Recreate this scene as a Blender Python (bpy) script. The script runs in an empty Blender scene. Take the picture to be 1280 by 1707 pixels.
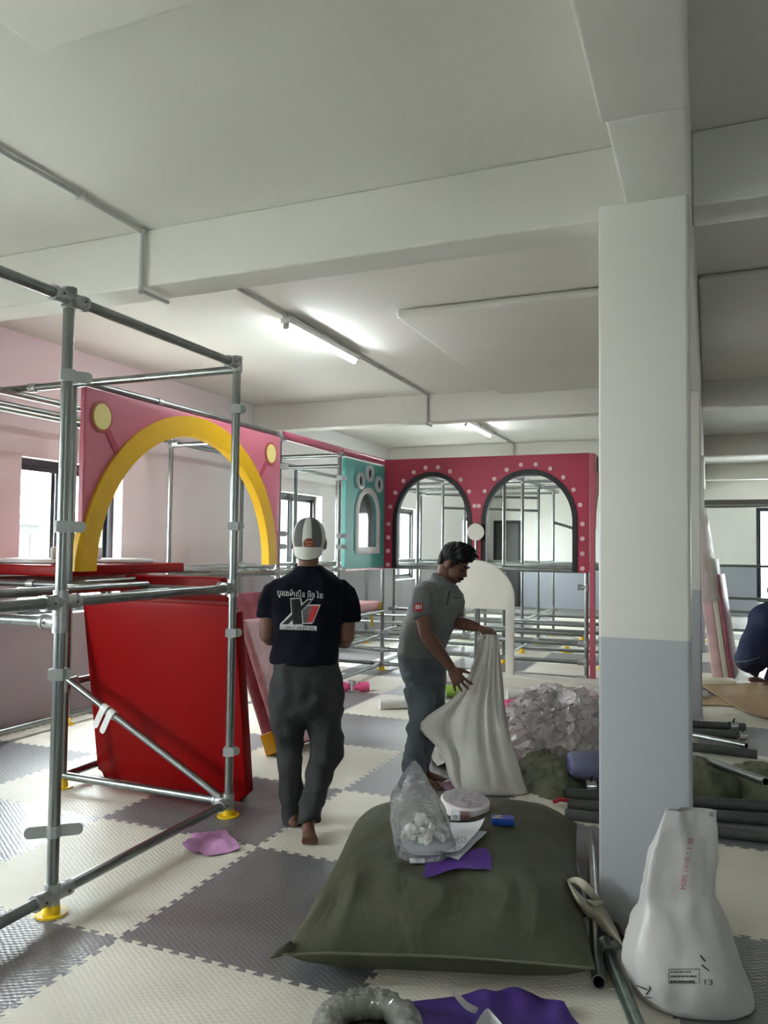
import bpy, bmesh, math, random
from mathutils import Vector, Matrix, noise, geometry
from mathutils.bvhtree import BVHTree
V = Vector
RND = random.Random(11)
sc = bpy.context.scene
col = sc.collection
PI = math.pi

# ---------------------------------------------------------------- light and exposure settings
SKY, EXPO, LAMP = 17.0, 1.75, 34.0
RWIN_FILL = [(-6.6, -6.0)]      # unseen narrow window, added behind the camera to brighten the right side
FWIN = []
LAMPS = [(0.12, 11.6, 'lit ceiling tube lamp far back, beyond the third beam')]

# ---------------------------------------------------------------- camera
FPX, YAW, PITCH, ROLL = 1297.6, 0.395146, 0.04295, 0.011174
CAM = V((3.10553517, -3.44189599, 1.52122791))
_cy, _sy, _cp, _sp = math.cos(YAW), math.sin(YAW), math.cos(PITCH), math.sin(PITCH)
FW = V((-_sy * _cp, _cy * _cp, _sp))
_r = V((_cy, _sy, 0.0))
_u = _r.cross(FW)
RT = _r * math.cos(ROLL) + _u * math.sin(ROLL)
UP = _u * math.cos(ROLL) - _r * math.sin(ROLL)
cd = bpy.data.cameras.new('camera')
cam = bpy.data.objects.new('camera', cd)
col.objects.link(cam)
cd.sensor_fit = 'HORIZONTAL'
cd.sensor_width = 36.0
cd.lens = FPX / 1280.0 * 36.0
cd.clip_start = 0.05
cd.clip_end = 400
m3 = Matrix((RT, UP, -FW)).transposed()
cam.matrix_world = Matrix.Translation(CAM) @ m3.to_4x4()
sc.camera = cam

# ---------------------------------------------------------------- world: even overcast sky
w = bpy.data.worlds.new('overcast_sky')
sc.world = w
w.use_nodes = True
bg = w.node_tree.nodes['Background']
bg.inputs[0].default_value = (0.93, 0.97, 1.0, 1)
bg.inputs[1].default_value = SKY
sc.view_settings.view_transform = 'Standard'
sc.view_settings.look = 'None'
sc.view_settings.gamma = 1.0
sc.view_settings.exposure = EXPO
sc.view_settings.use_curve_mapping = False

# ---------------------------------------------------------------- pixel of the photograph -> point in the room
def ray(px, py):
    return FW + RT * ((px - 640) / FPX) - UP * ((py - 853.5) / FPX)
def at(px, py, d):
    return CAM + ray(px, py) * d
def onZ(px, py, z=0.0):
    d = ray(px, py); return CAM + d * ((z - CAM.z) / d.z)
def onX(px, py, x):
    d = ray(px, py); return CAM + d * ((x - CAM.x) / d.x)
def onY(px, py, y):
    d = ray(px, py); return CAM + d * ((y - CAM.y) / d.y)
def depth(p):
    return (V(p) - CAM).dot(FW)

# ---------------------------------------------------------------- materials
def lin(c):
    return tuple(((x / 255) / 12.92 if x / 255 <= 0.04045 else ((x / 255 + 0.055) / 1.055) ** 2.4) for x in c) + (1.0,)
MATS = {}
def mat(name, rgb, rough=0.6, metal=0.0, var=0.0, vscale=8.0, bump=0.0, bscale=60.0, spec=0.5, stretch=None,
        emit=None, estr=0.0, coat=0.0, trans=0.0, sheen=0.0, alpha=1.0):
    if name in MATS: return MATS[name]
    m = bpy.data.materials.new(name); m.use_nodes = True
    nt = m.node_tree; b = nt.nodes['Principled BSDF']
    c = lin(rgb)
    b.inputs['Base Color'].default_value = c
    b.inputs['Roughness'].default_value = rough
    b.inputs['Metallic'].default_value = metal
    b.inputs['Specular IOR Level'].default_value = spec
    b.inputs['Coat Weight'].default_value = coat
    b.inputs['Alpha'].default_value = alpha
    if trans: b.inputs['Transmission Weight'].default_value = trans
    if sheen: b.inputs['Sheen Weight'].default_value = sheen
    if emit:
        b.inputs['Emission Color'].default_value = lin(emit); b.inputs['Emission Strength'].default_value = estr
    tc = nt.nodes.new('ShaderNodeTexCoord')
    mp = nt.nodes.new('ShaderNodeMapping'); nt.links.new(tc.outputs['Object'], mp.inputs[0])
    if stretch: mp.inputs['Scale'].default_value = stretch
    if var:
        n = nt.nodes.new('ShaderNodeTexNoise'); n.inputs['Scale'].default_value = vscale; n.inputs['Detail'].default_value = 4
        nt.links.new(mp.outputs[0], n.inputs['Vector'])
        r = nt.nodes.new('ShaderNodeValToRGB')
        r.color_ramp.elements[0].position = 0.3; r.color_ramp.elements[1].position = 0.7
        r.color_ramp.elements[0].color = tuple(x * (1 - var) for x in c[:3]) + (1,)
        r.color_ramp.elements[1].color = tuple(min(1, x * (1 + var)) for x in c[:3]) + (1,)
        nt.links.new(n.outputs[0], r.inputs[0]); nt.links.new(r.outputs[0], b.inputs['Base Color'])
    if bump:
        n = nt.nodes.new('ShaderNodeTexNoise'); n.inputs['Scale'].default_value = bscale; n.inputs['Detail'].default_value = 3
        nt.links.new(mp.outputs[0], n.inputs['Vector'])
        bp = nt.nodes.new('ShaderNodeBump'); bp.inputs['Strength'].default_value = bump; bp.inputs['Distance'].default_value = 0.01
        nt.links.new(n.outputs[0], bp.inputs['Height']); nt.links.new(bp.outputs[0], b.inputs['Normal'])
    MATS[name] = m
    return m

def paint_split(name, up, low, zsplit, bounce_tint=None):
    """wall paint: pale above a level line, grey dado below it"""
    m = bpy.data.materials.new(name); m.use_nodes = True
    nt = m.node_tree; b = nt.nodes['Principled BSDF']
    b.inputs['Roughness'].default_value = 0.55
    g = nt.nodes.new('ShaderNodeNewGeometry'); s = nt.nodes.new('ShaderNodeSeparateXYZ')
    nt.links.new(g.outputs['Position'], s.inputs[0])
    mt = nt.nodes.new('ShaderNodeMath'); mt.operation = 'GREATER_THAN'; mt.inputs[1].default_value = zsplit
    nt.links.new(s.outputs['Z'], mt.inputs[0])
    mx = nt.nodes.new('ShaderNodeMix'); mx.data_type = 'RGBA'
    nt.links.new(mt.outputs[0], mx.inputs['Factor'])
    mx.inputs['A'].default_value = lin(low); mx.inputs['B'].default_value = lin(up)
    if bounce_tint:
        (tu, tl, y0, y1) = bounce_tint
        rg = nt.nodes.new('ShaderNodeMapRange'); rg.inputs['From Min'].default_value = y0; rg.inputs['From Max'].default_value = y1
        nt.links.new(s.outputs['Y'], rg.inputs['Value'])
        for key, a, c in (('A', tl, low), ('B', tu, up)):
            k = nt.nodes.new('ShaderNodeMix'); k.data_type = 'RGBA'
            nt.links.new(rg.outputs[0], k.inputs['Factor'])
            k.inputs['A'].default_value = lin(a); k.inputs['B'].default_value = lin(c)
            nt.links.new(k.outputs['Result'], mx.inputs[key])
    n = nt.nodes.new('ShaderNodeTexNoise'); n.inputs['Scale'].default_value = 6; n.inputs['Detail'].default_value = 5
    nt.links.new(g.outputs['Position'], n.inputs['Vector'])
    bp = nt.nodes.new('ShaderNodeBump'); bp.inputs['Strength'].default_value = 0.05; bp.inputs['Distance'].default_value = 0.02
    nt.links.new(n.outputs[0], bp.inputs['Height']); nt.links.new(bp.outputs[0], b.inputs['Normal'])
    nt.links.new(mx.outputs['Result'], b.inputs['Base Color'])
    return m

def film(name, rgb, opac, rough=0.15, bump=0.6, bscale=30.0, gloss=0.0):
    """thin clear plastic film: see-through with a milky body and glossy creases"""
    m = bpy.data.materials.new(name); m.use_nodes = True
    nt = m.node_tree; nt.nodes.clear()
    out = nt.nodes.new('ShaderNodeOutputMaterial')
    tr = nt.nodes.new('ShaderNodeBsdfTransparent'); gl = nt.nodes.new('ShaderNodeBsdfGlossy'); df = nt.nodes.new('ShaderNodeBsdfDiffuse')
    tl = nt.nodes.new('ShaderNodeBsdfTranslucent')
    gl.inputs['Roughness'].default_value = rough
    df.inputs['Color'].default_value = lin(rgb); tl.inputs['Color'].default_value = lin(rgb)
    tr.inputs['Color'].default_value = (0.97, 0.97, 0.98, 1)
    tc = nt.nodes.new('ShaderNodeTexCoord'); n = nt.nodes.new('ShaderNodeTexNoise')
    n.inputs['Scale'].default_value = bscale; n.inputs['Detail'].default_value = 6; n.inputs['Distortion'].default_value = 1.5
    nt.links.new(tc.outputs['Object'], n.inputs['Vector'])
    bp = nt.nodes.new('ShaderNodeBump'); bp.inputs['Strength'].default_value = bump; bp.inputs['Distance'].default_value = 0.02
    nt.links.new(n.outputs[0], bp.inputs['Height'])
    for s in (gl, df): nt.links.new(bp.outputs[0], s.inputs['Normal'])
    a = nt.nodes.new('ShaderNodeMixShader'); a.inputs[0].default_value = 0.5
    nt.links.new(df.outputs[0], a.inputs[1]); nt.links.new(tl.outputs[0], a.inputs[2])
    b = nt.nodes.new('ShaderNodeMixShader'); b.inputs[0].default_value = opac
    nt.links.new(tr.outputs[0], b.inputs[1]); nt.links.new(a.outputs[0], b.inputs[2])
    fr = nt.nodes.new('ShaderNodeFresnel'); fr.inputs[0].default_value = 1.5; nt.links.new(bp.outputs[0], fr.inputs['Normal'])
    ad = nt.nodes.new('ShaderNodeMath'); ad.operation = 'ADD'; ad.use_clamp = True; ad.inputs[1].default_value = gloss; nt.links.new(fr.outputs[0], ad.inputs[0])
    c = nt.nodes.new('ShaderNodeMixShader'); nt.links.new(ad.outputs[0], c.inputs[0])
    nt.links.new(b.outputs[0], c.inputs[1]); nt.links.new(gl.outputs[0], c.inputs[2])
    nt.links.new(c.outputs[0], out.inputs[0])
    return m

def glass_pane():
    m = bpy.data.materials.new('window_glass'); m.use_nodes = True
    nt = m.node_tree; nt.nodes.clear()
    out = nt.nodes.new('ShaderNodeOutputMaterial')
    tr = nt.nodes.new('ShaderNodeBsdfTransparent'); gl = nt.nodes.new('ShaderNodeBsdfGlossy'); gl.inputs['Roughness'].default_value = 0.02
    tr.inputs['Color'].default_value = (0.93, 0.96, 0.95, 1)
    mx = nt.nodes.new('ShaderNodeMixShader'); mx.inputs[0].default_value = 0.05
    nt.links.new(tr.outputs[0], mx.inputs[1]); nt.links.new(gl.outputs[0], mx.inputs[2]); nt.links.new(mx.outputs[0], out.inputs[0])
    return m

def mat_tile(name, rgb, rough, spec=0.5):
    m = bpy.data.materials.new(name); m.use_nodes = True
    nt = m.node_tree; b = nt.nodes['Principled BSDF']
    b.inputs['Roughness'].default_value = rough; b.inputs['Specular IOR Level'].default_value = spec
    g = nt.nodes.new('ShaderNodeNewGeometry'); mp = nt.nodes.new('ShaderNodeMapping')
    nt.links.new(g.outputs['Position'], mp.inputs[0])
    mp.inputs['Rotation'].default_value = (0, 0, 0.785); mp.inputs['Scale'].default_value = (38, 62, 1)
    v = nt.nodes.new('ShaderNodeTexVoronoi'); v.inputs['Scale'].default_value = 1.0; v.inputs['Randomness'].default_value = 0.25
    nt.links.new(mp.outputs[0], v.inputs['Vector'])
    bp = nt.nodes.new('ShaderNodeBump'); bp.inputs['Strength'].default_value = 0.35; bp.inputs['Distance'].default_value = 0.006; bp.invert = True
    nt.links.new(v.outputs['Distance'], bp.inputs['Height']); nt.links.new(bp.outputs[0], b.inputs['Normal'])
    n = nt.nodes.new('ShaderNodeTexNoise'); n.inputs['Scale'].default_value = 2.2; n.inputs['Detail'].default_value = 6
    nt.links.new(g.outputs['Position'], n.inputs['Vector'])
    r = nt.nodes.new('ShaderNodeValToRGB'); c = lin(rgb)
    r.color_ramp.elements[0].position = 0.3; r.color_ramp.elements[1].position = 0.75
    r.color_ramp.elements[0].color = tuple(x * 0.9 for x in c[:3]) + (1,); r.color_ramp.elements[1].color = tuple(min(1, x * 1.05) for x in c[:3]) + (1,)
    nt.links.new(n.outputs[0], r.inputs[0]); nt.links.new(r.outputs[0], b.inputs['Base Color'])
    return m

# ---------------------------------------------------------------- mesh helpers
def perp(d):
    d = d.normalized()
    a = V((0, 0, 1)) if abs(d.z) < 0.9 else V((1, 0, 0))
    x = d.cross(a).normalized()
    return x, d.cross(x).normalized()

class MB:
    def __init__(s): s.v = []; s.f = []
    def add(s, vs, fs):
        o = len(s.v); s.v += [V(p) for p in vs]; s.f += [tuple(i + o for i in f) for f in fs]; return s
    def box(s, c, d, rot=None):
        c = V(c); h = V(d) / 2
        vs = [V((x * h.x, y * h.y, z * h.z)) for x in (-1, 1) for y in (-1, 1) for z in (-1, 1)]
        if rot: vs = [rot @ p for p in vs]
        return s.add([c + p for p in vs], [(0, 1, 3, 2), (4, 6, 7, 5), (0, 4, 5, 1), (2, 3, 7, 6), (0, 2, 6, 4), (1, 5, 7, 3)])
    def tube(s, a, b, r, n=12, r2=None, cap=True):
        a, b = V(a), V(b); x, y = perp(b - a); r2 = r if r2 is None else r2
        vs = []
        for c, q in ((a, r), (b, r2)):
            vs += [c + (x * math.cos(2 * PI * i / n) + y * math.sin(2 * PI * i / n)) * q for i in range(n)]
        fs = [(i, (i + 1) % n, n + (i + 1) % n, n + i) for i in range(n)]
        if cap: fs += [tuple(range(n))[::-1], tuple(range(n, 2 * n))]
        return s.add(vs, fs)
    def pipe(s, a, b, r, n=14, t=0.004):
        a, b = V(a), V(b); x, y = perp(b - a)
        ring = lambda c, q: [c + (x * math.cos(2 * PI * i / n) + y * math.sin(2 * PI * i / n)) * q for i in range(n)]
        vs = ring(a, r) + ring(b, r) + ring(b, r - t) + ring(a, r - t)
        fs = []
        for k in range(4):
            for i in range(n):
                j = (i + 1) % n; k2 = (k + 1) % 4
                fs.append((k * n + i, k * n + j, k2 * n + j, k2 * n + i))
        return s.add(vs, fs)
    def path(s, pts, r, n=8, closed=False):
        pts = [V(p) for p in pts]; m = len(pts); vs = []; px = None
        for i, p in enumerate(pts):
            d = (pts[(i + 1) % m] - pts[i - 1]) if closed else (pts[min(i + 1, m - 1)] - pts[max(i - 1, 0)])
            if px is None: px, _ = perp(d)
            px = (px - d.normalized() * px.dot(d.normalized())).normalized(); y = d.normalized().cross(px)
            q = r[i] if isinstance(r, (list, tuple)) else r
            vs += [p + (px * math.cos(2 * PI * k / n) + y * math.sin(2 * PI * k / n)) * q for k in range(n)]
        fs = []
        for i in range(m if closed else m - 1):
            for k in range(n):
                a, b = i * n, ((i + 1) % m) * n
                fs.append((a + k, a + (k + 1) % n, b + (k + 1) % n, b + k))
        if not closed: fs += [tuple(range(n))[::-1], tuple(range((m - 1) * n, m * n))]
        return s.add(vs, fs)
    def loft(s, rings, cap=True):
        n = len(rings[0]); vs = [p for r in rings for p in r]; fs = []
        for i in range(len(rings) - 1):
            for k in range(n):
                fs.append((i * n + k, i * n + (k + 1) % n, (i + 1) * n + (k + 1) % n, (i + 1) * n + k))
        if cap: fs += [tuple(range(n))[::-1], tuple(range((len(rings) - 1) * n, len(rings) * n))]
        return s.add(vs, fs)
    def grid(s, fn, nu, nv, thick=None):
        vs = [V(fn(i / nu, j / nv)) for i in range(nu + 1) for j in range(nv + 1)]
        fs = [(i * (nv + 1) + j, (i + 1) * (nv + 1) + j, (i + 1) * (nv + 1) + j + 1, i * (nv + 1) + j + 1) for i in range(nu) for j in range(nv)]
        return s.add(vs, fs)
    def ell(s, c, ax, ay, az, n=14, m=9):
        """ellipsoid with half-axis vectors"""
        c, ax, ay, az = V(c), V(ax), V(ay), V(az)
        rings = []
        for j in range(1, m):
            t = PI * j / m
            rings.append([c - az * math.cos(t) + (ax * math.cos(2 * PI * i / n) + ay * math.sin(2 * PI * i / n)) * math.sin(t) for i in range(n)])
        o = len(s.v); s.loft(rings, cap=False)
        b = len(s.v); s.v += [c - az, c + az]; e = o + (m - 2) * n
        s.f += [(b, o + (i + 1) % n, o + i) for i in range(n)] + [(b + 1, e + i, e + (i + 1) % n) for i in range(n)]
        return s
    def prism(s, poly, o, ux, uy, nv):
        """2D outline in the frame (o, ux, uy), thickened by nv"""
        o, ux, uy, nv = V(o), V(ux), V(uy), V(nv); n = len(poly)
        a = [o + ux * p[0] + uy * p[1] for p in poly]
        fs = [tuple(range(n)), tuple(range(n, 2 * n))[::-1]] + [(i, n + i, n + (i + 1) % n, (i + 1) % n) for i in range(n)]
        return s.add(a + [p + nv for p in a], fs)
    def holed(s, outer, holes, o, ux, uy, nv):
        o, ux, uy, nv = V(o), V(ux), V(uy), V(nv)
        loops = [outer] + holes
        tris = geometry.tessellate_polygon([[V((p[0], p[1], 0)) for p in l] for l in loops])
        pts = [p for l in loops for p in l]; n = len(pts)
        a = [o + ux * p[0] + uy * p[1] for p in pts]
        fs = [tuple(t) for t in tris] + [tuple(i + n for i in t)[::-1] for t in tris]
        k = 0
        for l in loops:
            m = len(l); fs += [(k + i, n + k + i, n + k + (i + 1) % m, k + (i + 1) % m) for i in range(m)]; k += m
        return s.add(a + [p + nv for p in a], fs)
    def limb(s, pts, n=14, cap=True):
        """tapered limb through (point, radius[, radius_b, axis])"""
        rings = []; prev = None
        P = [V(p[0]) for p in pts]
        for i, p in enumerate(pts):
            d = (P[min(i + 1, len(P) - 1)] - P[max(i - 1, 0)]).normalized()
            if len(p) > 3: x = V(p[3]); x = (x - d * x.dot(d)).normalized()
            elif prev is not None: x = (prev - d * prev.dot(d)).normalized()
            else: x, _ = perp(d)
            prev = x; y = d.cross(x); rb = p[2] if len(p) > 2 else p[1]
            rings.append([P[i] + x * p[1] * math.cos(2 * PI * k / n) + y * rb * math.sin(2 * PI * k / n) for k in range(n)])
        s.loft(rings, cap)
        return s
    def mesh(s, name):
        me = bpy.data.meshes.new(name); me.from_pydata([tuple(p) for p in s.v], [], s.f); me.update(); me.validate()
        return me
    def build(s, name, m, parent=None, smooth=False, bevel=0.0, sub=0, recalc=True):
        me = s.mesh(name)
        if recalc:
            bm = bmesh.new(); bm.from_mesh(me); bmesh.ops.recalc_face_normals(bm, faces=bm.faces[:]); bm.to_mesh(me); bm.free()
        return finish(name, me, m, parent, smooth, bevel, sub)

def finish(name, me, m, parent=None, smooth=False, bevel=0.0, sub=0):
    o = bpy.data.objects.new(name, me); col.objects.link(o)
    if m: me.materials.append(m)
    if smooth:
        me.polygons.foreach_set('use_smooth', [True] * len(me.polygons))
        if smooth == 'auto': me.set_sharp_from_angle(angle=0.7)
    if parent: o.parent = parent; o.matrix_parent_inverse = parent.matrix_basis.inverted()
    if bevel:
        b = o.modifiers.new('bevel', 'BEVEL'); b.width = bevel; b.segments = 3; b.limit_method = 'ANGLE'
        me.polygons.foreach_set('use_smooth', [True] * len(me.polygons))
        b.harden_normals = False
    if sub:
        b = o.modifiers.new('sub', 'SUBSURF'); b.levels = sub; b.render_levels = sub
    return o
def thing(name, label, cat, loc=(0, 0, 0), group=None):
    o = bpy.data.objects.new(name, None); col.objects.link(o); o.location = loc; o.empty_display_size = 0.1
    return tag(o, label, cat, group)
def tag(o, label, cat, group=None):
    o['label'] = label; o['category'] = cat
    if group: o['group'] = group
    return o
def struct(o):
    o['kind'] = 'structure'; return o

def nz(p, s, seed=0.0):
    return noise.noise(V((p[0] * s + seed, p[1] * s - seed, p[2] * s + seed * 2)))
def solid(name, mb, voxel, m, parent, smooth=6, post=None):
    """melt overlapping closed shapes into one continuous skin"""
    me = mb.mesh('tmp'); t = bpy.data.objects.new('tmp', me); col.objects.link(t)
    rm = t.modifiers.new('r', 'REMESH'); rm.mode = 'VOXEL'; rm.voxel_size = voxel
    if smooth:
        sm = t.modifiers.new('s', 'SMOOTH'); sm.iterations = smooth; sm.factor = 0.5
    bpy.context.view_layer.update()
    dg = bpy.context.evaluated_depsgraph_get()
    out = bpy.data.meshes.new_from_object(t.evaluated_get(dg), depsgraph=dg)
    bpy.data.objects.remove(t); bpy.data.meshes.remove(me)
    out.name = name
    if post:
        ns = [v.normal.copy() for v in out.vertices]
        for v, n in zip(out.vertices, ns): v.co = post(v.co.copy(), n)
        out.update()
    out.materials.clear()
    return finish(name, out, m, parent, True)
def bvh_of(o):
    me = o.data; mw = Matrix.Identity(4)
    return BVHTree.FromPolygons([v.co[:] for v in me.vertices], [p.vertices[:] for p in me.polygons])
def project(name, tris2d, bvh, m, parent, off=0.003, step=4.0):
    """flat print in photograph pixels laid on the surface it hits"""
    bm = bmesh.new()
    for poly in tris2d:
        vs = [bm.verts.new((p[0], p[1], 0)) for p in poly]
        try: bm.faces.new(vs)
        except ValueError: pass
    bmesh.ops.remove_doubles(bm, verts=bm.verts[:], dist=0.01)
    bmesh.ops.triangulate(bm, faces=bm.faces[:])
    for _ in range(4):
        es = [e for e in bm.edges if e.calc_length() > step]
        if not es: break
        bmesh.ops.subdivide_edges(bm, edges=es, cuts=1)
        bmesh.ops.triangulate(bm, faces=bm.faces[:])
    bad = []
    for v in bm.verts:
        d = ray(v.co.x, v.co.y).normalized()
        h, n, i, dist = bvh.ray_cast(CAM, d)
        if h is None: bad.append(v); continue
        if n.dot(d) > 0: n = -n
        v.co = h + n * off
    bmesh.ops.delete(bm, geom=bad, context='VERTS')
    me = bpy.data.meshes.new(name); bm.to_mesh(me); bm.free()
    return finish(name, me, m, parent)
def text2d(s, font=None, size=1.0):
    """glyph outlines of a line of writing, as flat polygons; returns polygons and extents"""
    cu = bpy.data.curves.new('t', 'FONT'); cu.body = s; cu.size = size; cu.resolution_u = 3
    if font: cu.font = font
    o = bpy.data.objects.new('t', cu); col.objects.link(o)
    bpy.context.view_layer.update(); dg = bpy.context.evaluated_depsgraph_get()
    me = bpy.data.meshes.new_from_object(o.evaluated_get(dg), depsgraph=dg)
    P = [[(me.vertices[i].co.x, me.vertices[i].co.y) for i in f.vertices] for f in me.polygons]
    bpy.data.objects.remove(o); bpy.data.curves.remove(cu); bpy.data.meshes.remove(me)
    xs = [p[0] for f in P for p in f] or [0, 1]; ys = [p[1] for f in P for p in f] or [0, 1]
    return P, (min(xs), max(xs), min(ys), max(ys))
def place_text(s, tl, tr, bl):
    """writing stretched into the pixel box given by three of its corners"""
    P, (x0, x1, y0, y1) = text2d(s)
    tl, tr, bl = V(tl), V(tr), V(bl); out = []
    for f in P:
        out.append([tuple(tl + (tr - tl) * ((x - x0) / (x1 - x0)) + (bl - tl) * ((y1 - y) / (y1 - y0))) for x, y in f])
    return out

# ================================================================ the room
X0, X1, Y0, Y1, ZC = -2.15, 8.0, -7.0, 16.4, 3.25
M_SPLIT = paint_split('wall_paint', (222, 220, 212), (182, 185, 190), 1.165)
M_LEFT = paint_split('wall_paint_pink_bounce', (222, 221, 217), (158, 158, 160), 1.165, bounce_tint=((224, 200, 206), (172, 156, 162), 1.0, 7.0))  # pink ramp along Y paints light bounced off the red mats into the colour
M_BACK = paint_split('wall_paint_back', (216, 216, 210), (148, 153, 160), 1.165)
M_CEIL = mat('ceiling_paint', (218, 216, 207), 0.7, var=0.03, vscale=0.8, bump=0.05, bscale=4)
M_FRAME = mat('black_aluminium', (28, 31, 36), 0.4, var=0.1)
M_GLASS = glass_pane()
M_WHITE = mat('white_gloss', (232, 232, 230), 0.4)
M_GREYPLA = mat('conduit_grey', (196, 196, 192), 0.5)

b = MB().box(((X0 + X1) / 2, (Y0 + Y1) / 2, -0.112), (X1 - X0 + 0.6, Y1 - Y0 + 0.6, 0.2))
floor_o = struct(b.build('floor', mat('floor_screed', (120, 118, 115), 0.8, var=0.1)))
struct(MB().box(((X0 + X1) / 2, (Y0 + Y1) / 2, ZC + 0.1), (X1 - X0 + 0.6, Y1 - Y0 + 0.6, 0.2)).build('ceiling', M_CEIL))

# floor mats: one interlocking outline, shared by every tile
def tile_outline():
    n, d, e, mg = 13, 0.011, 0.006, 0.03
    w_ = (1 - 2 * mg) / n; pr = [(0.0, 0.0), (mg, 0.0)]
    for k in range(n):
        a = mg + k * w_
        pr += [(a - (e if k else 0), -d), (a + w_ / 2 + e, -d), (a + w_ / 2 - e, d), (a + w_ + (e if k < n - 1 else 0), d)]
    pr += [(1 - mg, 0.0)]
    bot = [(t, o) for t, o in pr]; right = [(1 + o, t) for t, o in pr]
    top = [(t, 1 + o) for t, o in reversed(pr + [(1.0, 0.0)])]; left = [(o, t) for t, o in reversed(pr + [(1.0, 0.0)])]
    return bot + right + top[:-1] + left[:-1]
OUT = tile_outline()
M_TL = [mat_tile('foam_cream', (226, 221, 208), 0.5), mat_tile('foam_grey', (120, 118, 121), 0.36, 0.85)]
TM = []
for k in range(2):
    me = MB().prism(OUT, (0, 0, 0), (1, 0, 0), (0, 1, 0), (0, 0, -0.012)).mesh('floor_tile')
    bm = bmesh.new(); bm.from_mesh(me); bmesh.ops.recalc_face_normals(bm, faces=bm.faces[:]); bm.to_mesh(me); bm.free()
    me.materials.append(M_TL[k]); TM.append(me)
for i in range(-3, 7):
    for j in range(-3, 14):
        o = bpy.data.objects.new('floor_tile', TM[(i + j + 1) % 2]); col.objects.link(o)
        o.location = (i, j, 0); o.parent = floor_o

# walls with window openings
WIN_Y = [(-7 + 0.35, -7 + 1.5), (-2.87, -1.65), (1.34, 2.55), (5.56, 6.78), (9.7, 10.9), (13.9, 15.1)]
WZ = (0.88, 2.23)
def rect(a, b, c, d): return [(a, c), (b, c), (b, d), (a, d)]
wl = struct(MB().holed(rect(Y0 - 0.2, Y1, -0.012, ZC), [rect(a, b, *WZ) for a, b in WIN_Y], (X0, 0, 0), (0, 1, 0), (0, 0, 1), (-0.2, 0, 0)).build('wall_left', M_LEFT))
wr = struct(MB().holed(rect(Y0 - 0.2, Y1, -0.012, ZC), [rect(a, b, *WZ) for a, b in RWIN_FILL], (X1, 0, 0), (0, 1, 0), (0, 0, 1), (0.2, 0, 0)).build('wall_right', M_SPLIT))
BWIN = [(4.12, 5.1)]
wb = struct(MB().holed(rect(X0 - 0.2, X1 + 0.2, -0.012, ZC), [rect(a, b, 0.3, 2.5) for a, b in BWIN], (0, Y1, 0), (1, 0, 0), (0, 0, 1), (0, 0.2, 0)).build('wall_back', M_BACK))
struct(MB().holed(rect(X0 - 0.2, X1 + 0.2, -0.012, ZC), [rect(a, b, *WZ) for a, b in FWIN], (0, Y0, 0), (1, 0, 0), (0, 0, 1), (0, -0.2, 0)).build('wall_front', M_SPLIT))

def portal(c, rot, sx, sy):
    l = bpy.data.lights.new('window_portal', 'AREA'); l.shape = 'RECTANGLE'; l.size = sx; l.size_y = sy; l.cycles.is_portal = True
    o = bpy.data.objects.new('window_portal', l); col.objects.link(o); o.location = c; o.rotation_euler = rot
NW = [0]
def window(c, u, n, wd, z0, z1, prt):
    """sliding window: outer frame, meeting stile, two panes. c centre on the inner wall face, u along the wall, n outwards"""
    NW[0] += 1
    c, u, n = V(c), V(u), V(n)
    e = bpy.data.objects.new('window_%d' % NW[0], None); col.objects.link(e); e.location = c + V((0, 0, z0)); struct(e)
    p = lambda s, z, d: c + u * s + V((0, 0, z)) + n * d
    h = wd / 2; t = 0.055
    f = MB()
    O, I = rect(-h, h, z0, z1), rect(-h + t, h - t, z0 + t, z1 - t)
    f.holed(O, [I], c + n * 0.11, u, (0, 0, 1), n * 0.06).build('window_frame', M_FRAME, e)
    for k, (a, b_) in enumerate(((-h + t, -0.055), (-0.145, h - t))):
        s = MB().holed(rect(a, b_, z0 + t, z1 - t), [rect(a + 0.045, b_ - 0.045, z0 + t + 0.045, z1 - t - 0.045)], c + n * (0.12 + 0.024 * k), u, (0, 0, 1), n * 0.022).build('sash', M_FRAME, e)
        MB().holed(rect(a + 0.045, b_ - 0.045, z0 + t + 0.045, z1 - t - 0.045), [], c + n * (0.129 + 0.024 * k), u, (0, 0, 1), n * 0.004).build('pane', M_GLASS, s)
    MB().holed(rect(-h, h, 0, 0.11), [], p(0, z0, 0), u, n, (0, 0, 0.012)).build('window_sill', M_WHITE, e)
for i, (a, b_) in enumerate(WIN_Y):
    window((X0, (a + b_) / 2, 0), (0, 1, 0), (-1, 0, 0), b_ - a, *WZ, True)
    portal((X0 - 0.19, (a + b_) / 2, sum(WZ) / 2), (0, -PI / 2, 0), WZ[1] - WZ[0], b_ - a)
for i, (a, b_) in enumerate(RWIN_FILL):
    window((X1, (a + b_) / 2, 0), (0, 1, 0), (1, 0, 0), b_ - a, *WZ, True)
    portal((X1 + 0.19, (a + b_) / 2, sum(WZ) / 2), (0, PI / 2, 0), WZ[1] - WZ[0], b_ - a)
for a, b_ in BWIN:
    window(((a + b_) / 2, Y1, 0), (1, 0, 0), (0, 1, 0), b_ - a, 0.3, 2.5, True)
    portal(((a + b_) / 2, Y1 + 0.19, 1.4), (-PI / 2, 0, 0), b_ - a, 2.2)
for a, b_ in FWIN:
    window(((a + b_) / 2, Y0, 0), (1, 0, 0), (0, -1, 0), b_ - a, *WZ, True)
    portal(((a + b_) / 2, Y0 - 0.19, 1.55), (PI / 2, 0, 0), b_ - a, 1.35)

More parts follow.
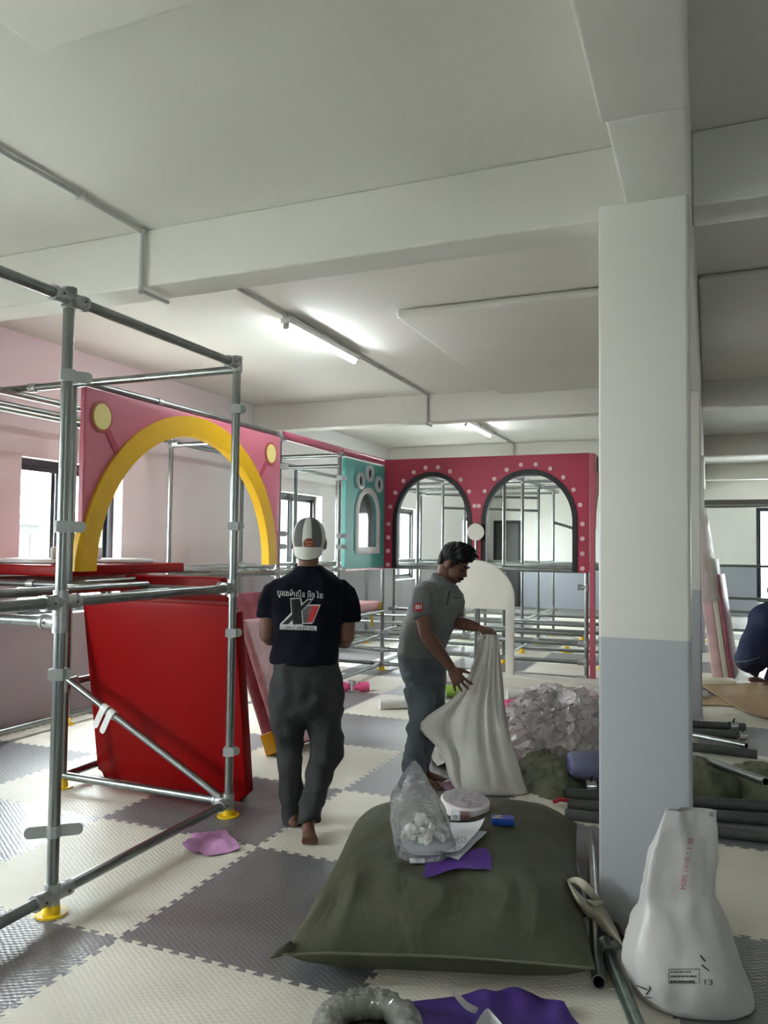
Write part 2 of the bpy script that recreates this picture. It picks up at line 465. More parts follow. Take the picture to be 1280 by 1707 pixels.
# concrete frame: pillars and beams
def sbox(name, x0, x1, y0, y1, z0, z1, m, bev=0.012):
    return struct(MB().box(((x0 + x1) / 2, (y0 + y1) / 2, (z0 + z1) / 2), (x1 - x0, y1 - y0, z1 - z0)).build(name, m, bevel=bev))
sbox('pillar', 2.695, 3.038, -0.2, 0.15, 0, 2.93, M_SPLIT)
sbox('pillar', 2.705, 3.045, 3.9, 4.24, 0, 2.93, M_SPLIT)
sbox('pillar', 2.705, 3.045, 9.1, 9.44, 0, 2.93, M_SPLIT)
sbox('pillar_skirting', 2.695, 3.055, 3.89, 4.25, 0, 0.07, mat('skirting_grey', (182, 185, 190), 0.5), 0.004)
sbox('beam_long', 2.80, 3.05, -0.85, Y1, 2.92, ZC, M_CEIL)
sbox('beam_long', 2.785, 3.055, Y0, -0.85, 2.92, ZC, M_CEIL)
for y, z in ((-5.0, 2.93), (-0.05, 2.93), (4.86, 2.93), (9.3, 2.93), (13.7, 2.93)):
    sbox('beam_cross', X0, 2.80, y, y + 0.225, z, ZC, M_CEIL)
    sbox('beam_cross', 3.05, X1, y, y + 0.225, z, ZC, M_CEIL)
sbox('ceiling_step', 1.0, 2.8, 1.78, 4.86, ZC - 0.065, ZC, M_CEIL, 0.03)
sbox('ceiling_step', 3.05, X1, 1.78, 4.86, ZC - 0.065, ZC, M_CEIL, 0.03)
sbox('ceiling_step', 1.0, 2.785, -4.77, -1.5, ZC - 0.065, ZC, M_CEIL, 0.03)

# far door in the back wall
d = bpy.data.objects.new('door_1', None); col.objects.link(d); d.location = (-1.7, Y1, 0); struct(d)
MB().holed(rect(-0.36, 0.36, 0, 2.2), [rect(-0.29, 0.29, 0.02, 2.12)], (-1.7, Y1 - 0.03, 0), (1, 0, 0), (0, 0, 1), (0, 0.03, 0)).build('door_frame', mat('door_black', (12, 13, 12), 0.6), d)
MB().box((-1.7, Y1 - 0.008, 1.07), (0.58, 0.012, 2.1)).build('door_leaf', mat('door_dark', (52, 55, 52), 0.5, var=0.15, vscale=3, stretch=(12, 1, 0.3)), d)
MB().box((-1.5, Y1 - 0.03, 1.0), (0.1, 0.03, 0.02)).build('handle', M_GREYPLA, d)
# roller shutter box and dado strip on the far right
rs = bpy.data.objects.new('door_2', None); col.objects.link(rs); rs.location = (4.2, 9.62, 2.2); struct(rs)
MB().box((5.55, 9.62, 2.22), (5.0, 0.09, 0.12)).build('header_rail', mat('shutter_grey', (140, 138, 132), 0.5), rs)
MB().box((5.55, 9.56, 2.195), (5.0, 0.03, 0.02)).build('guide_track', M_GREYPLA, rs)

# outside: ground and pale houses seen through the windows
struct(MB().box((-40, 4, -6.1), (76, 120, 0.2)).build('ground', mat('pale_ground', (200, 200, 195), 0.9, var=0.1, vscale=0.3)))
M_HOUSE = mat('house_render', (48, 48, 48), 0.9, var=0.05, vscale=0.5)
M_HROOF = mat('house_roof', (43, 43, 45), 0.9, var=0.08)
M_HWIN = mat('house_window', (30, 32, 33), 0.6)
def house(x, y, sx, sy, h, label, roof=True, rows=(1.0, 4.2), g=None):
    e = thing('building', label, 'building', (x, y, -6.0), g)
    MB().box((x, y, -6 + h / 2), (sx, sy, h)).build('wall', M_HOUSE, e)
    if roof:
        z = -6 + h; a = 0.6
        c = [(x - sx / 2 - a, y - sy / 2 - a, z), (x + sx / 2 + a, y - sy / 2 - a, z), (x + sx / 2 + a, y + sy / 2 + a, z), (x - sx / 2 - a, y + sy / 2 + a, z), (x, y - sy / 4, z + 1.9), (x, y + sy / 4, z + 1.9)]
        MB().add(c, [(3, 2, 1, 0), (0, 1, 4), (1, 2, 5, 4), (2, 3, 5), (3, 0, 4, 5)]).build('roof', M_HROOF, e)
    n = max(2, int(sy / 2.4))
    for z in rows:
        for k in range(n):
            yy = y - sy / 2 + (k + 0.5) * sy / n
            f = MB().holed(rect(-0.62, 0.62, 0, 1.5), [rect(-0.5, 0.5, 0.1, 1.4)], (x + sx / 2, yy, -6 + z), (0, 1, 0), (0, 0, 1), (0.08, 0, 0)).build('window', M_HOUSE, e)
            MB().box((x + sx / 2 + 0.02, yy, -6 + z + 0.75), (0.03, 1.0, 1.3)).build('pane', M_HWIN, f)
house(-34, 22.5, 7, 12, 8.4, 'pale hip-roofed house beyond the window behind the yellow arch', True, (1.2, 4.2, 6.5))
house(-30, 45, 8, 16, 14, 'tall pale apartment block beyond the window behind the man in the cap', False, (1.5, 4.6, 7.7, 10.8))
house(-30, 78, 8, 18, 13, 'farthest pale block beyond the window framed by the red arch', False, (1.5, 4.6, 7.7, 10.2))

# ceiling conduits and tube lamps
M_TUBE = mat('lamp_tube', (255, 255, 255), 0.4, emit=(238, 247, 255), estr=LAMP)
def conduit(name, label, pts):
    c = thing(name, label, 'conduit', pts[0])
    for a, b_ in zip(pts, pts[1:]): MB().tube(a, b_, 0.0125, 10).build('pipe', M_GREYPLA, c, 'auto')
    for p in pts[1:-1]: MB().ell(p, (0.02, 0, 0), (0, 0.02, 0), (0, 0, 0.02), 10, 7).build('elbow', M_GREYPLA, c, True)
    a, b_ = V(pts[0]), V(pts[1]); n = max(2, int((b_ - a).length / 0.8))
    for k in range(n):
        q = a.lerp(b_, (k + 0.5) / n); MB().box(q + V((0, 0, 0.004)), (0.05, 0.018, 0.03)).build('saddle', M_GREYPLA, c)
cz = ZC - 0.017
conduit('ceiling_conduit', 'grey conduit pipe bending down the front ceiling beam with an open end', [(0.28, -4.7, cz), (0.24, -0.07, cz), (0.235, -0.068, 2.905), (0.25, 0.15, 2.90)])
conduit('ceiling_conduit', 'grey conduit feeding the near tube lamp and bending under the second beam', [(0.2, 0.2, cz), (0.17, 4.84, cz), (0.165, 4.842, 2.905), (0.17, 4.98, 2.90)])
conduit('ceiling_conduit', 'grey conduit feeding the far tube lamp above the red panel', [(0.12, 5.12, cz), (0.12, 9.27, cz), (0.12, 9.275, 2.9), (0.12, 9.4, 2.9)])
def tube_lamp(x, y, label):
    t = thing('tube_lamp', label, 'lamp', (x, y, ZC - 0.05), 'ceiling tube lamps')
    MB().box((x, y, ZC - 0.06), (0.085, 1.26, 0.04)).build('housing', M_WHITE, t, bevel=0.006)
    MB().tube((x, y - 0.6, ZC - 0.098), (x, y + 0.6, ZC - 0.098), 0.014, 12).build('tube', M_TUBE, t, 'auto')
    for s in (-1, 1): MB().box((x, y + s * 0.612, ZC - 0.09), (0.04, 0.03, 0.055)).build('end_cap', M_GREYPLA, t, bevel=0.005)
tube_lamp(0.2, 2.2, 'lit white ceiling tube lamp nearer the camera, above the pink arch panel')
tube_lamp(0.12, 7.15, 'lit white ceiling tube lamp farther away, above the red arched panel')
for x, y, l in LAMPS:
    tube_lamp(x, y, l)

# ================================================================ the tube play frame
XA, XB, XC, XD = -1.84, -0.6, 0.615, 1.85
YA, YB, YC, YD, YE, YF, YG = -2.24, -0.956, 0.315, 1.6, 2.88, 4.17, 5.43
YR = [6.65, 7.75, 8.9, 10.2]
PR = 0.0235
ZT, ZM, ZL = 2.55, 1.27, 0.075
M_STEEL = mat('galvanised_steel', (138, 143, 141), 0.3, 0.95, var=0.12, vscale=14, stretch=(1, 1, 0.3))
M_CLAMP = mat('cast_clamp', (176, 178, 178), 0.42, 0.85, var=0.15, vscale=60)
M_CLIP = mat('grey_clip', (176, 180, 180), 0.45, 0.2)
M_YELLOW = mat('yellow_plastic', (236, 196, 20), 0.4)
M_SCREW = mat('set_screw', (40, 40, 42), 0.5, 0.6)

def post(fr, x, y, z0=0.02, z1=ZT, foot=True):
    MB().tube((x, y, z0), (x, y, z1), PR, 16).build('post', M_STEEL, fr, 'auto')
    if foot:
        f = MB().tube((x, y, 0.0), (x, y, 0.008), 0.062, 20).tube((x, y, 0.006), (x, y, 0.062), 0.034, 18, 0.029)
        f.build('foot', M_YELLOW, fr, 'auto')
def rail(fr, a, b, r=PR):
    return MB().tube(a, b, r, 14).build('rail', M_STEEL, fr, 'auto')
def clamp(fr, p, dirs, ln=0.05, r=0.031):
    """cast sleeve round the post with a socket for each rail and its set screws"""
    p = V(p); mb = MB().tube(p - V((0, 0, ln)), p + V((0, 0, ln)), r, 16)
    for d in dirs:
        d = V(d); mb.tube(p, p + d * 0.085, r, 14)
        mb.tube(p + d * 0.075, p + d * 0.092, r + 0.003, 14)
        s, _ = perp(d)
        for q in (1, -1): mb.tube(p + d * 0.06 + s * q * r * 0.9, p + d * 0.06 + s * q * (r + 0.004), 0.007, 8)
    o = mb.build('clamp', M_CLAMP, fr, 'auto')
    sb = MB()
    for d in dirs:
        d = V(d); s, _ = perp(d)
        for q in (1, -1): sb.tube(p + d * 0.06 + s * q * (r + 0.003), p + d * 0.06 + s * q * (r + 0.006), 0.0045, 8)
    if dirs: sb.build('set_screw', M_SCREW, o)
def clip(fr, p, d, tab=0.05, two=False):
    """flat saddle clip hugging the post, its two tabs sticking out along d"""
    p, d = V(p), V(d).normalized(); s = V((-d.y, d.x, 0))
    mb = MB().tube(p - V((0, 0, 0.024)), p + V((0, 0, 0.024)), PR + 0.006, 16)
    if not two: mb.prism([(-0.03, -0.022), (0.0, -0.026), (0.03, -0.022), (0.03, 0.022), (0.0, 0.026), (-0.03, 0.022)], p - s * (PR + 0.012), d, (0, 0, 1), s * 0.012)
    for q in ((-1, 1) if two else (1,)):
        o = p + d * q * (PR + 0.004) + s * (PR + 0.0)
        pr = [(-0.004, -0.024)] + [(tab - 0.02 + 0.02 * math.cos(t), 0.024 * math.sin(t)) for t in [(-PI / 2) + PI * k / 8 for k in range(9)]] + [(-0.004, 0.024)]
        mb.prism(pr, o - s * (PR + 0.006), d * q, (0, 0, 1), s * 0.006)
        mb.tube(o + d * q * (tab - 0.022) - s * (PR + 0.008), o + d * q * (tab - 0.022) - s * (PR + 0.0085 ), 0.005, 8)
    mb.build('clip', M_CLIP, fr, 'auto')
x_, y_ = V((1, 0, 0)), V((0, 1, 0))

# --- nearest bay
f1 = thing('play_frame', 'galvanised tube frame nearest the camera with yellow feet, at the left', 'frame', (XC, YB, 0), 'bays of the tube play frame')
for (x, y) in ((XC, YA), (XC, YB), (XC, YC)): post(f1, x, y)
for z in (ZT, ZM, ZL):
    rail(f1, (XC, YA, z), (XC, YB, z)); rail(f1, (XC, YB, z), (XC, YC, z))
clamp(f1, (XC, YB, ZT), [], 0.045); clamp(f1, (XC, YB, ZT - 0.0), [y_, -y_], 0.04)
clamp(f1, (XC, YC, ZT), [-y_], 0.045)
rail(f1, (XC, YC, ZT - 0.03), (XB, YC, ZT - 0.03)); rail(f1, (XB, YC, ZT - 0.03), (XA, YC, ZT - 0.03))
clamp(f1, (XB - 0.35, YC, ZT - 0.03), [], 0.02); MB().tube((XB - 0.37, YC, ZT - 0.03), (XB - 0.31, YC, ZT - 0.03), 0.031, 14).build('coupler', M_CLAMP, f1, 'auto')
clamp(f1, (XC, YB, ZM), [y_, -y_]); clamp(f1, (XC, YC, ZM), [-y_, -x_])
clamp(f1, (XC, YB, ZL), [y_, -y_]); clamp(f1, (XC, YC, ZL), [-y_, -x_])
rail(f1, (XC, YC, ZM - 0.02), (XB, YC, ZM - 0.02)); rail(f1, (XB, YC, ZM - 0.02), (XA, YC, ZM - 0.02))
MB().tube((XB - 0.33, YC, ZM - 0.02), (XB - 0.27, YC, ZM - 0.02), 0.031, 14).build('coupler', M_CLAMP, f1, 'auto')
clamp(f1, (XC, YB, ZM - 0.085), [-x_], 0.04)
rail(f1, (XC, YB, ZM - 0.085), (XB, YB, ZM - 0.085))
rail(f1, (0.01, YA, ZM), (0.01, YC, ZM))
rail(f1, (XC, YC, ZL), (XB, YC, ZL))
rail(f1, (XC - 0.05, YC - 0.0, ZL + 0.02), (XB + 0.02, YC, 0.665), 0.021)
p = V((-0.25, YC, 0.4996)); dd = V((1.145, 0, -0.57)).normalized(); side = V((0, -1, 0)); dn = V((-0.57, 0, -1.145)).normalized()
brk = MB()
for k in (-1, 1):
    q = p + dd * 0.03 * k; brk.tube(q - dd * 0.022, q + dd * 0.022, 0.029, 14)
    brk.prism([(-0.02, 0.0), (0.02, 0.0), (0.02, 0.11), (0.012, 0.125), (-0.012, 0.125), (-0.02, 0.11)], q + side * 0.024, dd, dn, side * 0.006)
brk.build('clip', M_WHITE, f1, 'auto')
pts = [(x, 0.36, t) for x, t in ()]
clip(f1, (XC, YB, 2.22), (0.6, 0.8, 0), 0.075); clip(f1, (XC, YB, 1.585), (0.6, 0.8, 0), 0.065)
clip(f1, (XC, YB, 0.975), (0.9, 0.4, 0), 0.03); clip(f1, (XC, YB, 0.335), (0.75, 0.65, 0), 0.085, True)
for z in (2.29, 1.62, 1.02, 0.36): clip(f1, (XC, YC, z), (0.9, 0.4, 0), 0.03)

# --- bay along the pink arch and the windows
f2 = thing('play_frame', 'tube frame bay standing behind the pink arch panel along the window wall', 'frame', (XB, YC, 0), 'bays of the tube play frame')
for y in (YC, YD, YE, YF, YG):
    post(f2, XA, y)
    if y != YD and y != YG: post(f2, XB, y)
post(f2, XB, YD, 0.02, ZM)
for a, b in ((YC, YE), (YE, YF), (YF, YG)):
    rail(f2, (XA, a, ZT - 0.02), (XA, b, ZT - 0.02))
    rail(f2, (XA, a, ZM), (XA, b, ZM)); rail(f2, (XB, a, ZM - 0.01), (XB, b, ZM - 0.01))
    rail(f2, (XA, a, ZL), (XA, b, ZL))
rail(f2, (XB, YC, ZT), (XB, YE, ZT))
MB().tube((XB, 1.12, ZT), (XB, 1.17, ZT), 0.03, 14).build('coupler', M_CLAMP, f2, 'auto')
for y in (YD, YE, YF):
    rail(f2, (XA, y, ZT - 0.05), (XB, y, ZT - 0.05)); rail(f2, (XA, y, ZM - 0.03), (XB, y, ZM - 0.03))
for y in (YE, YF):
    for z in (ZT - 0.02, ZM - 0.01): clamp(f2, (XB, y, z), [y_, -y_, -x_])
    clamp(f2, (XA, y, ZT - 0.03), [x_, y_, -y_]); clamp(f2, (XA, y, ZM), [y_, -y_])
    for z in (2.25, 1.62, 1.5): clip(f2, (XB, y, z), (0.9, 0.4, 0), 0.06)
rail(f2, (XB, YC, ZL), (XB, YD, ZL)); rail(f2, (XB, YC, 0.64), (XB, YD, 0.64)); rail(f2, (XB, YC, 0.62), (XB - 0.02, YC, 0.70))
clamp(f2, (XB, YC, 0.64), [y_])
rail(f2, (XB, YF, 2.38), (XA, YF, 2.38)); rail(f2, (XB, YE, ZT - 0.28), (XA, YF, ZT - 0.28), 0.02)
for dx in (0.35, 0.75): rail(f2, (XA + dx, YA, ZT - 0.06), (XA + dx, YD, ZT - 0.06))
for dx in (0.3, 0.62, 0.93): rail(f2, (XA + dx, YC, ZM - 0.02), (XA + dx, YD + 0.2, ZM - 0.02), 0.021)
for k, y in enumerate((1.85, 2.1, 2.35, 2.6)): rail(f2, (XA, y, ZM + 0.02), (XB, y, ZM + 0.02), 0.02)
MB().tube((XB, YE + 0.04, ZT), (XB, YF - 0.02, ZT), 0.042, 16).build('padding', mat('pink_padding', (196, 88, 118), 0.28), f2, 'auto')
MB().tube((XB, YF + 0.02, ZT), (XB, YG - 0.04, ZT), 0.042, 16).build('padding', MATS['pink_padding'], f2, 'auto')
# low deck rails beside the man in the cap
for z, y in ((0.42, YF), (0.42, YG), (0.72, YF), (0.72, YG)): rail(f2, (XA, y, z), (XB, y, z))
rail(f2, (XB, YF, 0.72), (XB, YG, 0.72)); rail(f2, (XB, YF, 0.42), (XB, YG, 0.42)); rail(f2, (XB, YF, ZL), (XB, YG, ZL)); rail(f2, (XA, YG, ZL), (XB, YG, ZL))

# --- back bay behind the red panel
f3 = thing('play_frame', 'large tube frame with many posts standing behind the red double-arch panel', 'frame', (XC, YG, 0), 'bays of the tube play frame')
for x in (XB, XC, XD): post(f3, x, YG)
for y in YR:
    for x in (XA, XB, XC): post(f3, x, y, 0.02, ZT - 0.02)
for y in YR[:3]: post(f3, XD, y, 0.02, ZT - 0.02)
ys = [YG] + YR
for a, b in zip(ys, ys[1:]):
    for x in (XA, XB, XC):
        rail(f3, (x, a, ZT - 0.05), (x, b, ZT - 0.05)); rail(f3, (x, a, ZM), (x, b, ZM)); rail(f3, (x, a, ZL + 0.02), (x, b, ZL + 0.02))
        if x != XA: rail(f3, (x, a, 0.47), (x, b, 0.47))
for i, y in enumerate(ys):
    for a, b in ((XA, XB), (XB, XC), (XC, XD)):
        for z in ((ZT - 0.08, ZM - 0.01, 0.45, ZL) if i else (ZM - 0.01, 0.45, 0.25, ZL)):
            if b == XD and i == 4: continue
            rail(f3, (a, y, z), (b, y, z))
    if i:
        for x in (XA, XB, XC): clamp(f3, (x, y, ZT - 0.06), [x_, y_]); clamp(f3, (x, y, 0.45), [x_, -x_, y_])
for z in (1.08, 0.45, 0.25, ZL): clamp(f3, (XD, YG, z), [-x_], 0.04)
for z in (0.45, 0.25, ZL, ZM): clamp(f3, (XB, YG, z), [x_, -x_], 0.04); clamp(f3, (XC, YG, z), [x_, -x_], 0.04)
for z in (2.0, 2.2): rail(f3, (XB, YR[1], z + 0.1), (XC, YR[2], z + 0.1), 0.02)
for y in (5.9, 6.25, 7.0, 7.3): rail(f3, (XB, y, 0.5), (XD - 0.1, y, 0.5), 0.02)
br = MB()
for k in range(14): br.tube((XC + 0.02 + k * 0.04, YR[3], 1.95 - k * 0.012), (XC + 0.05 + k * 0.04, YR[3], 1.94 - k * 0.012), 0.026, 10)
br.build('coil_sleeve', mat('dark_sleeve', (70, 72, 74), 0.5), f3, 'auto')
for (x, y) in ((1.2, 8.1), (1.2, 9.6)):
    MB().tube((x, y, 0), (x, y, 0.02), 0.09, 16).tube((x, y, 0.02), (x, y, 0.09), 0.05, 16, 0.03).build('foot', M_YELLOW, f3, 'auto')

# ---------------------------------------------------------------- upholstered arch panels
def arc(cx, cz, rx, rz, a0, a1, n=28):
    return [(cx + rx * math.cos(a0 + (a1 - a0) * k / n), cz + rz * math.sin(a0 + (a1 - a0) * k / n)) for k in range(n + 1)]
# pink panel, plane x = XB, y runs along it
M_PINK = mat('pink_vinyl', (196, 106, 124), 0.42, var=0.04, vscale=3, bump=0.05, bscale=5)
M_DPINK = mat('deep_pink', (172, 62, 84), 0.45)
M_YARCH = mat('yellow_vinyl', (218, 170, 8), 0.36, var=0.03)
M_LEMON = mat('lemon', (238, 222, 140), 0.5)
PXp = XB + 0.03
pa = thing('arch_panel', 'pink wall panel with a wide yellow arch and two lemon dots', 'panel', (PXp, 1.6, 1.33))
yl, yr, zb, zt = 0.39, 2.85, 1.335, 2.52
ac, aw, ah = 1.575, 1.10, 1.03      # inner opening
o_ = [(yl, zb), (yl, zt), (yr, zt), (yr, zb)] + arc(ac, zb, aw + 0.06, ah + 0.06, 0, PI)
MB().prism(o_, (PXp, 0, 0), (0, 1, 0), (0, 0, 1), (-0.045, 0, 0)).build('board', M_PINK, pa, bevel=0.006)
band = arc(ac, zb, aw + 0.115, ah + 0.135, PI, 0, 40) + arc(ac, zb, aw - 0.03, ah - 0.02, 0, PI, 40)
MB().prism(band, (PXp + 0.02, 0, 0), (0, 1, 0), (0, 0, 1), (-0.075, 0, 0)).build('arch_band', M_YARCH, pa, 'auto')
for cy, cz, ty, tz in ((0.53, 2.345, 0.72, 2.08), (2.67, 2.345, 2.5, 2.13)):
    t = MB(); d = V((0, ty - cy, tz - cz)); s = V((1, 0, 0)).cross(d).normalized() * 0.022
    c = V((PXp + 0.001, cy, cz)); t.add([c - s, c + s, c + s + d, c - s + d] + [q + V((0.006, 0, 0)) for q in (c - s, c + s, c + s + d, c - s + d)], [(0, 1, 2, 3), (7, 6, 5, 4), (0, 4, 5, 1), (1, 5, 6, 2), (2, 6, 7, 3), (3, 7, 4, 0)]).build('stalk', M_DPINK, pa)
    MB().prism(arc(0, 0, 0.098, 0.105, 0, 2 * PI, 30)[:-1], (PXp, cy, cz), (0, 1, 0), (0, 0, 1), (0.008, 0, 0)).build('dot_ring', mat('brick_ring', (172, 84, 62), 0.5), pa)
    MB().prism(arc(0, 0, 0.078, 0.085, 0, 2 * PI, 30)[:-1], (PXp + 0.003, cy, cz), (0, 1, 0), (0, 0, 1), (0.010, 0, 0)).build('dot', M_LEMON, pa)

# teal panel with paw-like portholes and an arched pane
M_TEAL = mat('teal_vinyl', (84, 176, 168), 0.42, var=0.04, vscale=4)
te = thing('teal_panel', 'teal wall panel with three round portholes and a white arched window', 'panel', (PXp, 4.85, 1.26))
wy, wz0, wz1, wh = 4.87, 1.5, 1.88, 0.27
hole = [(wy - wh, wz0), (wy + wh, wz0)] + arc(wy, wz1, wh, 0.25, 0, PI, 20)
MB().holed([(4.27, 1.26), (5.40, 1.26), (5.40, 2.485), (4.27, 2.485)], [hole], (PXp, 0, 0), (0, 1, 0), (0, 0, 1), (-0.045, 0, 0)).build('board', M_TEAL, te)
ho = [(wy - wh - 0.065, wz0 - 0.075), (wy + wh + 0.065, wz0 - 0.075)] + arc(wy, wz1, wh + 0.065, 0.315, 0, PI, 20)
MB().holed(ho, [hole], (PXp + 0.02, 0, 0), (0, 1, 0), (0, 0, 1), (-0.03, 0, 0)).build('window_frame', mat('white_foam_frame', (226, 222, 222), 0.4), te, bevel=0.008)
MB().prism(hole, (PXp - 0.02, 0, 0), (0, 1, 0), (0, 0, 1), (-0.004, 0, 0)).build('pane', film('acrylic', (225, 235, 232), 0.18, 0.05, 0.0), te)
for cy, cz in ((4.63, 2.255), (4.89, 2.36), (5.17, 2.255)):
    MB().holed(arc(cy, cz, 0.098, 0.098, 0, 2 * PI, 24)[:-1], [arc(cy, cz, 0.06, 0.06, 0, 2 * PI, 24)[:-1]], (PXp + 0.03, 0, 0), (0, 1, 0), (0, 0, 1), (-0.032, 0, 0)).build('porthole_ring', mat('silver_ring', (206, 212, 214), 0.35), te, bevel=0.008)
    MB().prism(arc(cy, cz, 0.062, 0.062, 0, 2 * PI, 20)[:-1], (PXp + 0.002, 0, 0), (0, 1, 0), (0, 0, 1), (0.005, 0, 0)).build('porthole', mat('porthole_dark', (44, 52, 54), 0.25), te)
MB().box((PXp - 0.02, 4.84, 1.245), (0.05, 1.14, 0.018)).build('piping', MATS['pink_padding'], te)

# red double-arch panel, plane y = YG - 0.05
M_RED = mat('crimson_vinyl', (168, 48, 72), 0.46, var=0.05, vscale=2)
M_BLACK = mat('black_edging', (22, 20, 24), 0.5)
M_DOT = mat('pale_dot', (228, 190, 196), 0.45)
YP = YG - 0.055
rp = thing('double_arch_panel', 'dark red panel with two black-edged arches ringed by pale dots', 'panel', (0.65, YP, 1.24))
A = [(0.045, 1.81, 0.50, 0.60), (1.21, 1.81, 0.55, 0.60)]
pl, pr_, pb, pt = -0.565, 1.885, 1.245, 2.575
o_ = [(pl, pb), (pl, pt), (pr_, pt), (pr_, pb)]
for cx, cz, rx, rz in reversed(A):
    o_ += [(cx + rx, pb)] + arc(cx, cz, rx, rz, 0, PI, 30) + [(cx - rx, pb)]
MB().prism(o_, (0, YP, 0), (1, 0, 0), (0, 0, 1), (0, 0.05, 0)).build('board', M_RED, rp)
for cx, cz, rx, rz in A:
    e_ = [(cx - rx, pb)] + arc(cx, cz, rx, rz, PI, 0, 36) + [(cx + rx, pb), (cx + rx - 0.055, pb)] + arc(cx, cz, rx - 0.055, rz - 0.055, 0, PI, 36) + [(cx - rx + 0.055, pb)]
    MB().prism(e_, (0, YP - 0.012, 0), (1, 0, 0), (0, 0, 1), (0, 0.075, 0)).build('edging', M_BLACK, rp)
    pts = [(cx + s * (rx + 0.055), z) for s in (-1, 1) for z in (1.29, 1.455, 1.62, 1.785)] + [(cx + (rx + 0.055) * math.cos(t), cz + (rz + 0.06) * math.sin(t)) for t in [PI * (k + 1) / 11 for k in range(10)]]
    for (x, z) in pts:
        if abs(x - 0.635) < 0.1 and z < 1.75: continue
        MB().tube((x, YP + 0.002, z), (x, YP - 0.012, z), 0.027, 14, 0.024).tube((x, YP - 0.011, z), (x, YP - 0.016, z), 0.009, 8).build('dot', M_DOT, rp, 'auto')
# side panel turning the corner
sp = thing('side_panel', 'full-height pink side panel at the right corner of the red arched panel', 'panel', (1.91, 6.0, 0))
so = [(YP, 0.0), (YP, 2.57), (6.58, 2.57), (6.58, 0.0), (6.5, 0.0)] + [(6.5, 1.7)] + arc(6.0, 1.7, 0.46, 0.5, 0.1, PI - 0.1, 16) + [(5.5, 1.7), (5.5, 0.0)]
MB().prism(so, (1.895, 0, 0), (0, 1, 0), (0, 0, 1), (0.045, 0, 0)).build('board', mat('rose_vinyl', (190, 84, 104), 0.45), sp)
for k in range(9): MB().box((1.943, 5.5 + k * 0.13, 2.47), (0.008, 0.06, 0.16)).build('stripe', mat('stripe_dark', (70, 84, 78), 0.5) if k % 2 else M_DOT, sp)

# white stand-up board with round head
ws = thing('white_arch_stand', 'tall white standing board with a rounded top, in front of the red panel', 'stand', (0.7, 5.15, 0))
M_WFOAM = mat('white_board', (214, 210, 200), 0.5, var=0.02)
WY = 5.16
arch_o = [(1.108, 0.03), (1.108, 0.95)] + arc(0.64, 0.95, 0.468, 0.42, 0.0, PI, 30) + [(0.172, 0.03), (0.26, 0.03), (0.26, 0.82), (1.015, 0.82), (1.015, 0.03)]
MB().prism(arch_o, (0, WY, 0), (1, 0, 0), (0, 0, 1), (0, -0.05, 0)).build('board', M_WFOAM, ws, bevel=0.006)
MB().box((1.16, WY - 0.06, 0.055), (2.0, 0.3, 0.11)).build('base', M_WFOAM, ws, bevel=0.008)
bd = thing('round_sign', 'round pale disc on a thin pole between the two red arches', 'disc', (0.6, 5.3, 0))
c = onY(793.5, 887, 5.3)
MB().tube(c, c + V((0, -0.03, 0)), 0.098, 32).build('disc', M_WFOAM, bd, 'auto')
MB().tube((c.x, 5.31, 0.0), (c.x, 5.31, c.z), 0.018, 12).build('pole', M_STEEL, bd, 'auto')

# ---------------------------------------------------------------- platform mats and loose pads
M_REDV = mat('red_vinyl', (136, 5, 8), 0.42, var=0.05, vscale=2, bump=0.04, bscale=3, spec=0.12)
def mat_pad(name, label, c, s, m, cat='mat', rot=None, bev=0.012):
    return tag(MB().box(c, s, rot).build(name, m, bevel=bev), label, cat)
mat_pad('platform_mat', 'flat red platform mat lying on the rails under the pink arch', ((XA + XB) / 2 - 0.02, 0.94, 1.335), (1.2, 1.2, 0.07), M_REDV)
mat_pad('platform_mat', 'pale pink mat on the low deck behind the man in the cap', ((XA + XB) / 2, 4.8, 0.79), (1.22, 1.22, 0.09), mat('dusty_pink', (206, 140, 146), 0.5))
# leaning red pads with notched corners: local x along width, y up the pad, n facing the camera side
def pad(name, label, bl, br_, up, th, m, notch=0.05, cat='pad'):
    bl, br_, up = V(bl), V(br_), V(up); ux = (br_ - bl); wd = ux.length; ux.normalize(); h = up.length; uy = up.normalized(); n = uy.cross(ux).normalized()
    k = notch
    poly = [(k, 0), (wd - k, 0), (wd - k * 0.7, k * 0.7), (wd, k), (wd, h - k), (wd - k * 0.7, h - k * 0.7), (wd - k, h), (k, h), (k * 0.7, h - k * 0.7), (0, h - k), (0, k), (k * 0.7, k * 0.7)] if k else [(0, 0), (wd, 0), (wd, h), (0, h)]
    return tag(MB().prism(poly, bl, ux, uy, n * th).build(name, m, bevel=0.01), label, cat)
pad('foam_pad', 'big glossy red pad leaning inside the nearest frame', (-0.575, 0.67, 0.01), (0.60, 0.61, 0.01), (0.04, -0.225, 1.175), -0.075, M_REDV)
pad('foam_pad', 'second red pad leaning behind the big red one, only its top showing', (-0.74, 1.12, 0.01), (0.19, 1.08, 0.01), (0.0, -0.12, 1.29), -0.07, M_REDV)
M_WRAP = mat('milky_wrap', (222, 188, 194), 0.3, var=0.16, vscale=9, bump=0.6, bscale=35)
M_WRAPR = mat('wrapped_crimson', (158, 84, 96), 0.35, var=0.25, vscale=10, bump=0.4, bscale=30)
bl, br_, up = V((0.19, 1.47, 0.01)), V((0.31, 2.15, 0.01)), V((-0.50, 0.10, 1.10))
wp = thing('wrapped_pad', 'pink pad wrapped in milky film leaning beside the man in the cap', 'pad', bl)
ux = (br_ - bl).normalized(); n_ = up.normalized().cross(ux).normalized()
def quad(a, ux, uy, w_, h, nv): return MB().prism([(0, 0), (w_, 0), (w_, h), (0, h)], a, ux, uy, nv)
